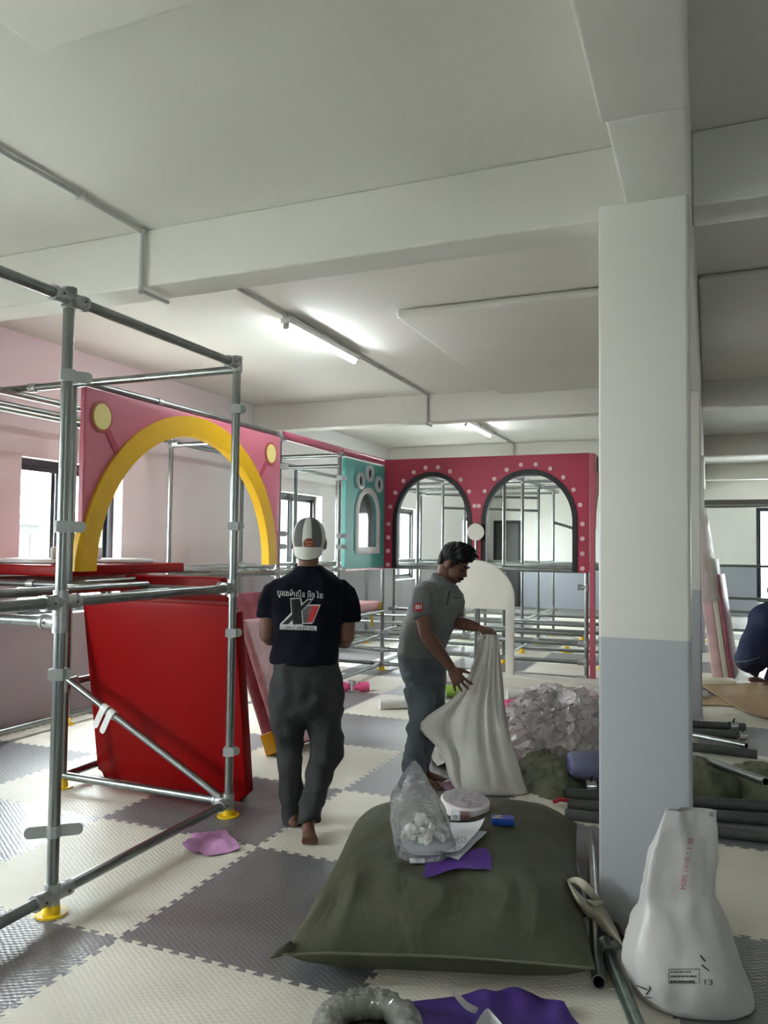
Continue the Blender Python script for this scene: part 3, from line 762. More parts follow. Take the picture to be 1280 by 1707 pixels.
quad(bl, ux, up.normalized(), 0.72, up.length, n_ * 0.02).build('wrapped_face', M_WRAP, wp, bevel=0.006)
quad(bl - n_ * 0.085, ux, up.normalized(), 0.72, up.length, n_ * 0.084).build('core', M_WRAPR, wp, bevel=0.006)
quad(bl - n_ * 0.18 - V((0.02, 0, 0)), ux, up.normalized(), 0.65, up.length * 0.8, n_ * 0.08).build('inner_layer', M_WRAP, wp, bevel=0.02)
quad(bl + n_ * 0.021 + ux * 0.02 + up * 0.83, ux, up.normalized(), 0.2, 0.2, n_ * 0.006).build('paper_patch', mat('white_paper', (232, 236, 236), 0.7, bump=0.3, bscale=20), wp)
quad(bl - n_ * 0.088 - ux * 0.012, ux, up.normalized(), 0.16, 0.15, n_ * 0.115).build('yellow_corner', M_YARCH, wp, bevel=0.004)
# white boards on the red mat
M_WB = mat('white_pad', (226, 224, 224), 0.45)
for (cx, cy, a, bb, lab) in ((-1.25, 0.75, 0.34, 0.27, 'white oval board nearest the window post, lying on the red mat'), (-0.98, 1.2, 0.26, 0.24, 'white oval board at the right end of the red mat')):
    mb = MB(); zz = 1.371
    mb.loft([[V((cx + (a - q) * math.cos(2 * PI * k / 30), cy + (bb - q) * math.sin(2 * PI * k / 30), zz + h)) for k in range(30)] for q, h in ((0.01, 0), (0, 0.008), (0, 0.022), (0.012, 0.03))])
    tag(mb.build('oval_board', M_WB, None, 'auto'), lab, 'board')
for (x, y, l) in ((-1.0, 0.62, 'small white foam block standing on the red mat by the yellow arch foot'), (-0.86, 0.82, 'larger white foam block standing on the red mat, right of the other')):
    tag(MB().box((x, y, 1.445), (0.03, 0.12, 0.085)).build('foam_block', M_WB, bevel=0.012), l, 'block')

# yellow ties hanging at the low deck
for px, y0, y1, l in ((634, 1004, 1024, 'yellow strap wrapped over the corner of the pink deck mat'), (620, 1014, 1045, 'yellow strap hanging straight down under the pink deck mat')):
    a, b = onY(px, y0, YG - 0.06), onY(px + 1, y1, YG - 0.06)
    tag(MB().grid(lambda u, v: a.lerp(b, v) + V((0.035 * (u - 0.5), -0.02 * math.sin(PI * v) - 0.01 * u, 0)), 3, 10).grid(lambda u, v: a.lerp(b, v) + V((0.035 * (u - 0.5), 0.006 - 0.02 * math.sin(PI * v) - 0.01 * u, 0)), 3, 10).build('yellow_strap', mat('strap_yellow', (230, 214, 60), 0.5), None, True), l, 'strap')

# ================================================================ people
M_SKIN = mat('brown_skin', (112, 76, 60), 0.55, var=0.08, vscale=30)
M_SKIN2 = mat('brown_skin_warm', (110, 74, 60), 0.55, var=0.08, vscale=30)
M_NAVY = mat('navy_cotton', (9, 12, 25), 0.9, var=0.12, vscale=12, bump=0.15, bscale=90, spec=0.2)
M_DENIMK = mat('charcoal_trousers', (45, 45, 46), 0.85, var=0.22, vscale=5, bump=0.2, bscale=120)
M_DENIM = mat('worn_blue_grey_jeans', (94, 102, 110), 0.85, var=0.3, vscale=5, bump=0.2, bscale=120)
M_POLO = mat('grey_polo', (112, 115, 116), 0.85, var=0.12, vscale=10, bump=0.15, bscale=110)
M_HAIR = mat('black_hair', (9, 9, 12), 0.6, bump=0.4, bscale=60, stretch=(1, 1, 0.3), spec=0.25)
M_PRINT = mat('print_silver', (205, 206, 204), 0.6)
M_PRBLK = mat('print_black', (8, 9, 11), 0.6)
M_PRGRY = mat('print_grey', (96, 98, 100), 0.6)
M_PRRED = mat('print_red', (184, 34, 44), 0.6)
FH = V((FW.x, FW.y, 0)).normalized(); RH = V((FH.y, -FH.x, 0)); ZU = V((0, 0, 1))

def wrinkle(amp, s=9.0, seed=0.0, z=0.35):
    def f(p, n):
        q = V((p.x * s, p.y * s, p.z * s * z))
        k = noise.noise(q + V((seed, seed, 0))) + 0.6 * noise.noise(q * 2.3 + V((0, seed, 3)))
        k2 = abs(noise.noise(V((p.x * s * 0.7 + seed, p.y * s * 0.7, p.z * s * 1.2))))
        return p + n * (amp * (k * 0.7 - k2 * 0.9))
    return f

def hand(mb, w_, d, side, palm_n, curl=0.4, spread=0.25, size=1.0, thumb=1, lens=(0.068, 0.076, 0.071, 0.056)):
    """palm and five bent fingers rooted in the palm. w_ wrist, d pointing direction, side towards the index finger, palm_n the palm's facing"""
    d = V(d).normalized(); side = V(side); side = (side - d * side.dot(d)).normalized(); pn = V(palm_n); pn = (pn - d * pn.dot(d) - side * pn.dot(side)).normalized()
    w_ = V(w_); S = size
    k = w_ + d * 0.085 * S
    mb.limb([(w_ - d * 0.01, 0.022 * S, 0.018 * S, side), (w_ + d * 0.03 * S, 0.036 * S, 0.015 * S, side), (w_ + d * 0.07 * S, 0.041 * S, 0.014 * S, side), (k + d * 0.008 * S, 0.036 * S, 0.011 * S, side)], 12)
    for i in range(4):
        off = (0.029 - 0.0195 * i) * S
        b = k - d * 0.012 * S + side * off
        fd = (d + side * spread * (0.5 - i * 0.33)).normalized()
        L = lens[i] * S; pts = [(b - fd * 0.01, 0.0098 * S)]; p = b; a = 0
        for j, fr in enumerate((0.45, 0.31, 0.24)):
            a += curl * (0.55 if j == 0 else 0.9)
            v = fd * math.cos(a) + pn * math.sin(a)
            p = p + v * L * fr * 1.1; pts.append((p, (0.0092, 0.0084, 0.0066)[j] * S))
        mb.limb(pts, 10)
        mb.ell(p, side * 0.0066 * S, pn * 0.0066 * S, d * 0.0075 * S, 8, 6)
    tb = w_ + d * 0.028 * S + side * thumb * 0.03 * S
    td = (d * 0.75 + side * thumb * 0.75 + pn * 0.35).normalized()
    p1 = tb + td * 0.036 * S; p2 = p1 + (td + d * 0.35 + pn * curl * 0.5).normalized() * 0.03 * S
    mb.limb([(tb - td * 0.02, 0.014 * S), (p1, 0.0115 * S), (p2, 0.0085 * S)], 10); mb.ell(p2, side * 0.008 * S, pn * 0.008 * S, td * 0.01 * S, 8, 6)

def foot(mb, heel, toe, upv=ZU, S=1.0):
    """bare foot: heel, arch, ball and five toes"""
    heel, toe = V(heel), V(toe); d = (toe - heel); L = d.length; d.normalize(); s = d.cross(upv).normalized(); u = s.cross(d).normalized()
    mb.limb([(heel - d * 0.01 + u * 0.03, 0.018, 0.02, s), (heel + d * 0.02 + u * 0.03, 0.031, 0.03, s), (heel + d * 0.4 * L + u * 0.03, 0.033, 0.03, s), (heel + d * 0.66 * L + u * 0.02, 0.043, 0.02, s), (heel + d * 0.8 * L + u * 0.014, 0.042, 0.013, s)], 14)
    for i, (o, l, r) in enumerate(((-0.031, 0.22, 0.0125), (-0.011, 0.215, 0.009), (0.006, 0.195, 0.0085), (0.021, 0.17, 0.008), (0.034, 0.14, 0.0075))):
        a = heel + d * 0.74 * L + s * o + u * r; b = a + d * l * L * 1.1
        mb.limb([(a, r), (b, r)], 8); mb.ell(b, s * r, u * r, d * r * 1.1, 8, 6)

# ---------------------------------------------------------------- man in the backwards cap
D1 = 4.22; K1 = D1 / FPX
J = lambda x, y, d=0.0: at(x, y, D1 + d)
m1 = thing('person', 'man seen from behind in a navy printed T-shirt, dark trousers and backwards cap', 'person', V((1.05, 0.3, 0)))
def torso(mb, rows, dep, scale=1.0):
    K = dep / FPX; rings = []
    for (cx, y, hw, hd, dd) in rows:
        c = at(cx, y, dep + dd); n = 24
        rings.append([c + RH * (hw * K * scale) * math.copysign(abs(math.cos(t)) ** 0.85, math.cos(t)) + FH * hd * scale * math.copysign(abs(math.sin(t)) ** 0.85, math.sin(t)) for t in [2 * PI * k / n for k in range(n)]])
    mb.loft(rings)
T1 = [(514, 943, 22, 0.062, 0.02), (514, 950, 31, 0.075, 0.02), (514, 960, 47, 0.09, 0.015), (514, 972, 59, 0.105, 0.01), (514, 992, 64, 0.118, 0), (513, 1020, 61, 0.122, 0), (511, 1050, 57, 0.12, 0), (508, 1078, 56, 0.12, 0), (507, 1098, 59, 0.128, 0), (507, 1107, 58, 0.128, 0)]
P1 = [(507, 1096, 56, 0.118, 0), (509, 1125, 60, 0.132, -0.01), (511, 1158, 62, 0.142, -0.015), (512, 1178, 60, 0.13, -0.01), (512, 1194, 44, 0.10, 0), (512, 1204, 22, 0.06, 0)]
LL = [(483, 1185, 33, 0), (480, 1215, 28, 0), (481, 1245, 24, 0.01), (483, 1290, 22.5, 0.02), (486, 1330, 21.5, 0.02), (489, 1362, 17.5, 0.02), (490, 1382, 16, 0.02)]
RL = [(541, 1185, 34, 0), (544, 1215, 30, 0.0), (546, 1245, 26.5, 0.01), (540, 1272, 25.5, 0.0), (526, 1310, 22.5, -0.06), (515, 1343, 22, -0.11), (517, 1371, 18.5, -0.15)]
# body
mb = MB()
torso(mb, T1, D1, 0.76); torso(mb, P1, D1, 0.78)
for leg in (LL, RL): mb.limb([(J(x, y, d), hw * K1 * 0.62) for x, y, hw, d in leg], 14)
mb.limb([(J(514, 960, 0.02), 0.062), (J(514, 935, 0.035), 0.058), (J(514, 915, 0.05), 0.06)], 14)
hc = J(515, 900, 0.05)
mb.ell(hc, RH * 0.078, FH * 0.098, ZU * 0.112); mb.ell(hc + FH * 0.03 - ZU * 0.06, RH * 0.058, FH * 0.066, ZU * 0.07)
mb.limb([(hc + FH * 0.09 + ZU * 0.0, 0.008), (hc + FH * 0.122 - ZU * 0.045, 0.015)], 8)
for s in (-1, 1):
    mb.ell(hc + RH * s * 0.088 - FH * 0.0 - ZU * 0.022, RH * 0.012, FH * 0.022, ZU * 0.034)
    sh = J(514 + s * 54, 978, 0.01)
el = J(445, 1058, 0.02); wr = J(478, 1072, 0.26)
mb.limb([(J(460, 982, 0.01), 0.042), (J(449, 1015, 0.01), 0.048), (el, 0.043), (J(450, 1063, 0.06), 0.044), (wr, 0.027)], 14); mb.ell(el, RH * 0.042, FH * 0.042, ZU * 0.045)
hand(mb, wr, FH + RH * 0.35 - ZU * 0.1, ZU, RH, 0.5, 0.15)
er = J(577, 1062, 0.02); wr = J(546, 1068, 0.26)
mb.limb([(J(570, 986, 0.01), 0.042), (J(579, 1020, 0.01), 0.048), (er, 0.046), (J(574, 1068, 0.06), 0.045), (wr, 0.027)], 14); mb.ell(er, RH * 0.043, FH * 0.043, ZU * 0.045)
hand(mb, wr, FH - RH * 0.35 - ZU * 0.05, ZU, -RH, 0.5, 0.15)
toe = onZ(517, 1404, 0.012); ank = J(514, 1367, -0.145)
heel = V((0, 0, 0)) + ank - FH * 0.03 - ZU * 0.03
ballp = toe - FH * 0.02
d_ = (ballp - heel)
mb.limb([(ank + ZU * 0.08 + FH * 0.03, 0.028), (ank + FH * 0.005, 0.034), (heel + FH * 0.035, 0.035), (heel, 0.03)], 12)
mb.limb([(heel + ZU * 0.01, 0.031, 0.03, RH), (heel.lerp(ballp, 0.5) + FH * 0.02, 0.036, 0.026, RH), (ballp + ZU * 0.02, 0.044, 0.02, RH), (ballp + FH * 0.02 + ZU * 0.006, 0.043, 0.014, RH)], 14)
for o, l, r in ((-0.03, 0.05, 0.0125), (-0.011, 0.046, 0.009), (0.006, 0.04, 0.0085), (0.021, 0.034, 0.008), (0.034, 0.026, 0.0075)):
    a = ballp + RH * o + ZU * 0.004; mb.limb([(a, r), (a + FH * l + ZU * (r - 0.004 - 0.006), r)], 8); mb.ell(a + FH * l + ZU * (r - 0.01), RH * r, FH * r * 1.2, ZU * r, 8, 6)
lh = onZ(489, 1381, 0.0); foot(mb, lh + FH * 0.0, lh + FH * 0.25)
mb.limb([(lh + FH * 0.05 + ZU * 0.16, 0.036), (lh + FH * 0.05 + ZU * 0.04, 0.034)], 12)
solid('body', mb, 0.0055, M_SKIN, m1, 5)
# clothes
mb = MB(); torso(mb, T1, D1)
mb.limb([(J(470, 972, 0.01), 0.052), (J(456, 985, 0.01), 0.066), (J(448, 1008, 0.01), 0.066), (J(446, 1029, 0.012), 0.062)], 16)
mb.limb([(J(560, 976, 0.01), 0.054), (J(574, 990, 0.01), 0.068), (J(581, 1015, 0.01), 0.066), (J(583, 1037, 0.012), 0.064)], 16)
sh1 = solid('t_shirt', mb, 0.009, M_NAVY, m1, 6, wrinkle(0.016, 8, 2.0))
mb = MB(); torso(mb, P1, D1)
for leg in (LL, RL): mb.limb([(J(x, y, d), hw * K1, hw * K1 * 0.98, RH) for x, y, hw, d in leg], 16)
tr1 = solid('trousers', mb, 0.010, M_DENIMK, m1, 4, wrinkle(0.026, 7, 5.0, 0.9))
bv = bvh_of(tr1)
project('waist_patch', [[(512, 1099), (536, 1100), (536, 1105), (512, 1104)]], bv, mat('brown_patch', (70, 64, 58), 0.6), m1, 0.006)
for pts in ([(511, 1122), (545, 1124), (545, 1126), (511, 1124)], [(452, 1114), (484, 1120), (484, 1122), (452, 1116)]):
    project('pocket_edge', [pts], bv, M_PRBLK, m1, 0.003)
# cap: crown panels by angle, strap emblem and drooping brim
cc = J(515, 899, 0.05)
def capdome(a0, a1, r=0.0):
    def fn(u, v):
        a = a0 + (a1 - a0) * u; e = (PI / 2) * max(0, (v - 0.3) / 0.7) ** 0.9; zl = -0.052 * max(0, 0.3 - v) / 0.3; k = 1 - 0.5 * (zl / 0.1) ** 2
        return cc + (RH * math.sin(a) * (0.092 + r) - FH * math.cos(a) * (0.112 + r)) * math.cos(e) ** 0.78 * k + ZU * (zl + math.sin(e) * (0.118 + r))
    return fn
M_CAPL = mat('cap_light', (188, 188, 180), 0.8, bump=0.2, bscale=200); M_CAPD = mat('cap_mesh', (98, 98, 96), 0.85, bump=0.5, bscale=300); M_CAPW = mat('cap_stripe', (206, 205, 196), 0.8)
cp = MB().grid(capdome(0, 2 * PI), 40, 12).build('cap', M_CAPL, m1, True)
MB().grid(capdome(-0.27, 0.27, 0.003), 8, 12).build('stripe', M_CAPW, cp, True)
for s in (-1, 1): MB().grid(capdome(s * 0.27, s * 0.95, 0.002), 8, 10).build('mesh_panel', M_CAPD, cp, True)
def brimf(off):
    def fn(u, v):
        a = -1.35 + 2.7 * u; k = math.cos(a * 0.9) ** 0.6 if abs(a * 0.9) < PI / 2 else 0
        base = cc + RH * math.sin(a) * 0.086 - FH * math.cos(a) * 0.104 - ZU * 0.046
        return base + (-FH * 0.035 * k - ZU * 0.068 * k) * v + RH * math.sin(a) * (-0.012 * v) + V((0, 0, off)) - FH * off
    return fn
MB().grid(brimf(0.0), 20, 6).grid(brimf(0.004), 20, 6).build('brim', M_CAPW, cp, True)
MB().path([brimf(0.002)(k / 20, 1.0) for k in range(21)], 0.0028, 6).build('brim_edge', M_PRBLK, cp, True)
bv = bvh_of(cp)
project('emblem', [[(515 + 9 * math.cos(t), 906 + 9 * math.sin(t)) for t in [2 * PI * k / 14 for k in range(14)]]], bv, mat('emblem_red', (120, 70, 55), 0.7), cp, 0.006)
project('emblem_mark', [[(509, 902), (521, 902), (521, 904.5), (509, 904.5)], [(511, 906.5), (519, 906.5), (519, 909), (511, 909)]], bv, mat('emblem_orange', (196, 110, 70), 0.7), cp, 0.008)
# shirt print
bv = bvh_of(sh1)
project('print_lettering', place_text('ប្រេងម៉ាស៊ីន អ៊ិច វ៉ន', (463, 981), (538, 986), (463, 996)), bv, M_PRINT, m1, 0.004, 6)
XO = [(484, 997), (502, 996.5), (504, 1006), (512, 999), (523, 998), (515, 1008), (534.5, 1008), (523, 1037), (520, 1039.5), (505, 1040), (505, 1043), (468, 1043), (467, 1040), (486, 1021)]
project('print_outline', [XO], bv, M_PRINT, m1, 0.004)
project('print_letter', [[(485.5, 998.5), (500.5, 998), (504, 1040), (489, 1041)], [(470, 1040.5), (513, 1000.5), (520.5, 1000), (481, 1040.5)]], bv, M_PRBLK, m1, 0.006)
project('print_block', [[(505, 1018), (514, 1010), (523, 1010), (512, 1037.5), (505.5, 1038)]], bv, M_PRGRY, m1, 0.0065)
project('print_block', [[(521, 1010), (532, 1010), (521.5, 1036.5), (511, 1037.5)]], bv, M_PRRED, m1, 0.007)
project('print_banner', [[(467, 1041), (498, 1042), (528, 1043), (528, 1051), (498, 1050), (467, 1049)]], bv, M_PRINT, m1, 0.007)
project('print_lettering', place_text('LUBRICANT OIL', (469, 1042.5), (526, 1044.5), (469, 1048.5)), bv, M_PRBLK, m1, 0.010, 6)
tag(MB().grid(lambda u, v: J(557 + 8 * u + 2 * math.sin(9 * v), 1035 + 34 * v, 0.14 + 0.05 * u + 0.015 * math.sin(14 * v + 5 * u)), 6, 14).build('plastic_bag', film('clear_film_a', (235, 238, 240), 0.35), None, True), 'crumpled clear plastic wrapper in the right hand of the man in the cap', 'wrapper')

# ---------------------------------------------------------------- man bending over the white sack
D2 = 5.02; K2 = D2 / FPX
J = lambda x, y, d=0.0: at(x, y, D2 + d)
m2 = thing('person', 'dark-haired man in a grey polo shirt and jeans bending over the white sack', 'person', V((1.4, 1.35, 0)))
T2 = [(733, 968, 19, 0.07, 0.0), (731, 976, 33, 0.10, 0), (729, 990, 41, 0.13, 0), (724, 1010, 44, 0.145, 0), (716, 1035, 44, 0.14, 0), (708, 1060, 43, 0.135, 0), (702, 1080, 40, 0.13, 0), (700, 1093, 39, 0.132, 0)]
P2 = [(700, 1088, 37.5, 0.12, 0), (703, 1110, 40, 0.128, 0), (707, 1135, 38, 0.13, 0), (708, 1150, 31, 0.11, 0), (709, 1162, 18, 0.06, 0)]
NL = [(697, 1140, 29, -0.05), (703, 1170, 26, -0.08), (703, 1194, 22, -0.09), (695, 1225, 20.5, -0.06), (690, 1262, 19, -0.03), (691, 1292, 19.5, -0.02), (691.5, 1299, 19, -0.02)]
FL = [(718, 1140, 26, 0.08), (722, 1170, 23.5, 0.07), (721, 1194, 20, 0.06), (714, 1225, 18.5, 0.07), (705, 1262, 17, 0.08), (703, 1285, 17.5, 0.08), (703, 1291, 17, 0.08)]
mb = MB(); torso(mb, T2, D2, 0.76); torso(mb, P2, D2, 0.78)
for leg in (NL, FL): mb.limb([(J(x, y, d), hw * K2 * 0.6) for x, y, hw, d in leg], 14)
# head: looks down and to the right
fc = (RH * 0.80 - FH * 0.36 - ZU * 0.50).normalized()      # facing
hx = fc.cross(ZU).normalized(); hx = -hx if hx.dot(FH) > 0 else hx   # towards the near ear side
hu = hx.cross(fc).normalized(); hu = hu if hu.z > 0 else -hu
hd = J(757, 938, 0.0)
mb.limb([(J(727, 992, 0.01), 0.066), (J(737, 972, 0.0), 0.057), (hd - fc * 0.035 - hu * 0.04, 0.055)], 14)
mb.ell(hd - fc * 0.01 + hu * 0.025, hx * 0.075, fc * 0.096, hu * 0.088, 18, 12)
mb.ell(hd + fc * 0.038 - hu * 0.045, hx * 0.058, fc * 0.055, hu * 0.078, 16, 10)          # face and jaw
mb.ell(hd + fc * 0.055 - hu * 0.108, hx * 0.028, fc * 0.026, hu * 0.02)                   # chin
mb.ell(hd + fc * 0.084 + hu * 0.012, hx * 0.046, fc * 0.014, hu * 0.012)                  # brow
mb.limb([(hd + fc * 0.086 + hu * 0.002, 0.009), (hd + fc * 0.104 - hu * 0.03, 0.0125), (hd + fc * 0.108 - hu * 0.043, 0.015)], 8)   # nose
for s in (-1, 1):
    mb.ell(hd + fc * 0.096 - hu * 0.047 + hx * s * 0.011, hx * 0.009, fc * 0.01, hu * 0.008)
    mb.ell(hd - fc * 0.006 - hu * 0.012 + hx * s * 0.078, hx * 0.011, fc * 0.02, hu * 0.034)   # ears
    mb.ell(hd + fc * 0.066 - hu * 0.035 + hx * s * 0.035, hx * 0.02, fc * 0.016, hu * 0.018)   # cheeks
for z, r in ((-0.076, 0.0075), (-0.088, 0.0085)): mb.ell(hd + fc * 0.088 + hu * z, hx * 0.025, fc * 0.011, hu * r)   # lips
# near arm hangs down to the sack, hand spread
sh, e2, w2 = J(700, 985, -0.12), J(711, 1058, -0.20), J(752, 1113, -0.26)
mb.limb([(sh, 0.042), (J(703, 1025, -0.17), 0.048), (e2, 0.046), (e2.lerp(w2, 0.25), 0.046), (e2.lerp(w2, 0.7), 0.036), (w2, 0.029)], 14); mb.ell(e2, RH * 0.045, FH * 0.045, ZU * 0.048)
hand(mb, w2, RH * 0.50 - ZU * 0.86 - FH * 0.05, RH * 0.75 + ZU * 0.45 - FH * 0.2, RH * 0.4 + FH * 0.9 - ZU * 0.1, 0.22, 0.75, 1.08)
# far arm reaches forward and grips the top of the sack
sh, e2, w2 = J(760, 990, 0.10), J(757, 1037, 0.0), J(797, 1046, -0.10)
mb.limb([(sh, 0.042), (J(760, 1015, 0.06), 0.046), (e2, 0.045), (e2.lerp(w2, 0.4), 0.042), (w2, 0.029)], 14); mb.ell(e2, RH * 0.045, FH * 0.045, ZU * 0.045)
hand(mb, w2, RH * 0.9 - ZU * 0.25 - FH * 0.25, -FH * 0.9 - ZU * 0.3, -ZU, 0.75, 0.15, 1.08)
fl = J(701, 1283, 0.08); fl.z = 0.0; fl -= RH * 0.02; foot(mb, fl - RH * 0.02, fl + RH * 0.215 - FH * 0.12)
fn_ = J(691, 1292, -0.02); fn_.z = 0.0; fn_ -= RH * 0.03; foot(mb, fn_ - RH * 0.0, fn_ + RH * 0.2 - FH * 0.14)
mb.limb([(fl + RH * 0.03 + ZU * 0.16, 0.037), (fl + RH * 0.03 + ZU * 0.04, 0.034)], 12); mb.limb([(fn_ + RH * 0.04 + ZU * 0.16, 0.037), (fn_ + RH * 0.04 + ZU * 0.04, 0.034)], 12)
solid('body', mb, 0.0052, M_SKIN2, m2, 4)
# eyes, brows, moustache, hair
for s in (-1, 1):
    MB().ell(hd + fc * 0.083 - hu * 0.008 + hx * s * 0.031, hx * 0.014, fc * 0.008, hu * 0.005, 10, 7).build('eye', M_PRBLK, m2, True)
    MB().limb([(hd + fc * 0.096 + hu * 0.014 + hx * s * 0.012, 0.004), (hd + fc * 0.094 + hu * 0.02 + hx * s * 0.03, 0.005), (hd + fc * 0.08 + hu * 0.016 + hx * s * 0.05, 0.003)], 8).build('eyebrow', M_HAIR, m2, True)
MB().limb([(hd + fc * 0.084 - hu * 0.072 - hx * 0.03, 0.003), (hd + fc * 0.099 - hu * 0.063 - hx * 0.01, 0.008), (hd + fc * 0.099 - hu * 0.063 + hx * 0.01, 0.008), (hd + fc * 0.084 - hu * 0.072 + hx * 0.03, 0.003)], 8).build('moustache', M_HAIR, m2, True)
mb = MB()
mb.ell(hd - fc * 0.018 + hu * 0.045, hx * 0.084, fc * 0.098, hu * 0.086, 18, 12)
mb.ell(hd + fc * 0.045 + hu * 0.085, hx * 0.072, fc * 0.062, hu * 0.05)
mb.ell(hd - fc * 0.068 + hu * 0.0, hx * 0.07, fc * 0.042, hu * 0.07)
for s in (-1, 1): mb.ell(hd + fc * 0.018 + hu * 0.03 + hx * s * 0.066, hx * 0.013, fc * 0.026, hu * 0.04)
for k in range(46):
    a = RND.uniform(-1.3, 1.3); b = RND.uniform(-0.6, 1.15)
    n = (hx * math.sin(a) * 0.84 + fc * math.cos(a) * math.sin(b) + hu * math.cos(a) * math.cos(b)).normalized()
    p0 = hd + hu * 0.05 + n * 0.075; mb.limb([(p0, 0.014), (p0 + n * 0.022 + fc * 0.018, 0.011), (p0 + n * 0.026 + fc * 0.042, 0.004)], 7)
def hairp(p, n): return p + n * (0.006 * noise.noise(V((p.x * 70, p.y * 70, p.z * 40))))
solid('hair', mb, 0.006, M_HAIR, m2, 2, hairp)
mb = MB(); torso(mb, T2, D2)
mb.limb([(J(712, 978, -0.05), 0.055), (J(700, 990, -0.11), 0.074), (J(702, 1012, -0.15), 0.070), (J(705, 1030, -0.175), 0.066)], 16)
mb.limb([(J(748, 982, 0.05), 0.055), (J(760, 995, 0.09), 0.068), (J(760, 1012, 0.06), 0.062), (J(759, 1026, 0.03), 0.058)], 16)
mb.limb([(J(728, 980, 0), 0.080), (J(737, 964, 0.0), 0.066)], 16)
sh2 = solid('polo_shirt', mb, 0.009, M_POLO, m2, 6, wrinkle(0.016, 8, 7.0, 0.6))
mb = MB(); n = 22
cpos, cdir = J(735, 969, -0.005), (J(741, 955, 0.0) - J(729, 985, 0.0)).normalized()
cx_, cy_ = perp(cdir)
mb.loft([[cpos + cdir * h + (cx_ * math.cos(2 * PI * k / n) + cy_ * math.sin(2 * PI * k / n)) * r for k in range(n)] for h, r in ((0.03, 0.061), (0.034, 0.066), (0.0, 0.078), (-0.045, 0.098), (-0.05, 0.094), (0.0, 0.070), (0.028, 0.061))], cap=False)
mb.build('collar', M_POLO, m2, True)
mb = MB(); torso(mb, P2, D2)
for leg in (NL, FL): mb.limb([(J(x, y, d), hw * K2, hw * K2, RH) for x, y, hw, d in leg], 16)
tr2 = solid('jeans', mb, 0.010, M_DENIM, m2, 4, wrinkle(0.026, 7, 9.0, 0.9))
bv = bvh_of(sh2)
def rr(cx, cy, w_, h, r): return [(cx + sx * (w_ - r) + r * math.cos(t), cy + sy * (h - r) + r * math.sin(t)) for sx, sy, t0 in ((1, 1, 0), (-1, 1, PI / 2), (-1, -1, PI), (1, -1, 1.5 * PI)) for t in [t0 + PI / 2 * k / 4 for k in range(5)]]
project('sleeve_badge', [rr(697.5, 1013, 6.6, 7.2, 3.2)], bv, M_PRRED, m2, 0.004)
project('badge_lettering', [[(693.5, 1009), (695, 1009), (695, 1015.5), (693.5, 1015.5)], [(693.5, 1009), (699.2, 1009), (699.2, 1010.5), (693.5, 1010.5)], [(697.7, 1009), (699.2, 1009), (699.2, 1015.5), (697.7, 1015.5)], [(695.7, 1012), (697, 1012), (697, 1015.5), (695.7, 1015.5)], [(700.6, 1009), (702, 1009), (702, 1015.5), (700.6, 1015.5)]], bv, M_WHITE, m2, 0.007)
project('button_placket', [[(748, 985), (751, 985), (746, 1010), (743, 1009)]], bv, mat('placket', (70, 72, 74), 0.85), m2, 0.003)
project('chest_pocket', [[(755, 995), (768, 996), (768, 997.5), (755, 996.8)]], bv, MATS['placket'], m2, 0.003)

# ---------------------------------------------------------------- crouching person cut by the right edge
cb = V((3.55, 6.25, 0))
m3_ = thing('person', 'crouching person in navy clothes with pale piping at the right edge', 'person', cb)
M_NV2 = mat('navy_workwear', (22, 30, 66), 0.8, var=0.1, vscale=6)
mb = MB(); L_ = -RH    # faces away and to the right
B = lambda r, f, z: cb + RH * r + FH * f + ZU * z
hip, chest, head_ = B(0.02, 0.0, 0.30), B(0.22, 0.15, 0.72), B(0.42, 0.28, 1.02)
def two(mb, k):
    mb.limb([(hip - RH * 0.06, 0.16 * k), (B(0.06, 0.04, 0.42), 0.19 * k), (chest - ZU * 0.1, 0.19 * k), (chest + ZU * 0.06, 0.16 * k), (B(0.34, 0.22, 0.86), 0.09 * k)], 18); mb.ell(hip - RH * 0.05, RH * 0.17 * k, FH * 0.19 * k, ZU * 0.15 * k); mb.ell(chest, RH * 0.17 * k, FH * 0.22 * k, ZU * 0.19 * k)
def legs(mb, k):
    for s in (-1, 1):
        kn = B(0.34, 0.18 * s + 0.1, 0.50); ft = B(0.12, 0.17 * s + 0.06, 0.08)
        mb.limb([(hip + FH * 0.1 * s, 0.11 * k), (hip.lerp(kn, 0.5) + FH * 0.05 * s, 0.095 * k), (kn, 0.072 * k)], 14); mb.ell(kn, RH * 0.07 * k, FH * 0.07 * k, ZU * 0.07 * k)
        mb.limb([(kn, 0.07 * k), (kn.lerp(ft, 0.4), 0.065 * k), (ft, 0.045 * k)], 14)
two(mb, 0.85); legs(mb, 0.82)
mb.limb([(B(0.32, 0.2, 0.84), 0.055), (head_ - ZU * 0.06, 0.052)], 12)
mb.ell(head_, RH * 0.088, FH * 0.078, ZU * 0.108, 16, 10); mb.ell(head_ + RH * 0.05 - ZU * 0.05, RH * 0.05, FH * 0.055, ZU * 0.065); mb.limb([(head_ + RH * 0.08, 0.009), (head_ + RH * 0.112 - ZU * 0.035, 0.013)], 8)
for s in (-1, 1):
    mb.ell(head_ + FH * s * 0.078 - ZU * 0.015, RH * 0.02, FH * 0.011, ZU * 0.032)
    sh = chest + FH * 0.19 * s + ZU * 0.07; e2 = B(0.42, 0.2 * s + 0.12, 0.52); w2 = B(0.62, 0.12 * s + 0.14, 0.36)
    mb.limb([(sh, 0.055), (e2, 0.042), (w2, 0.028)], 12); hand(mb, w2, RH * 0.7 - ZU * 0.6, -FH * s, -ZU, 0.5, 0.15)
    ft = B(0.12, 0.17 * s + 0.06, 0.0); foot(mb, ft - RH * 0.05, ft + RH * 0.19)
solid('body', mb, 0.008, M_SKIN, m3_, 4)
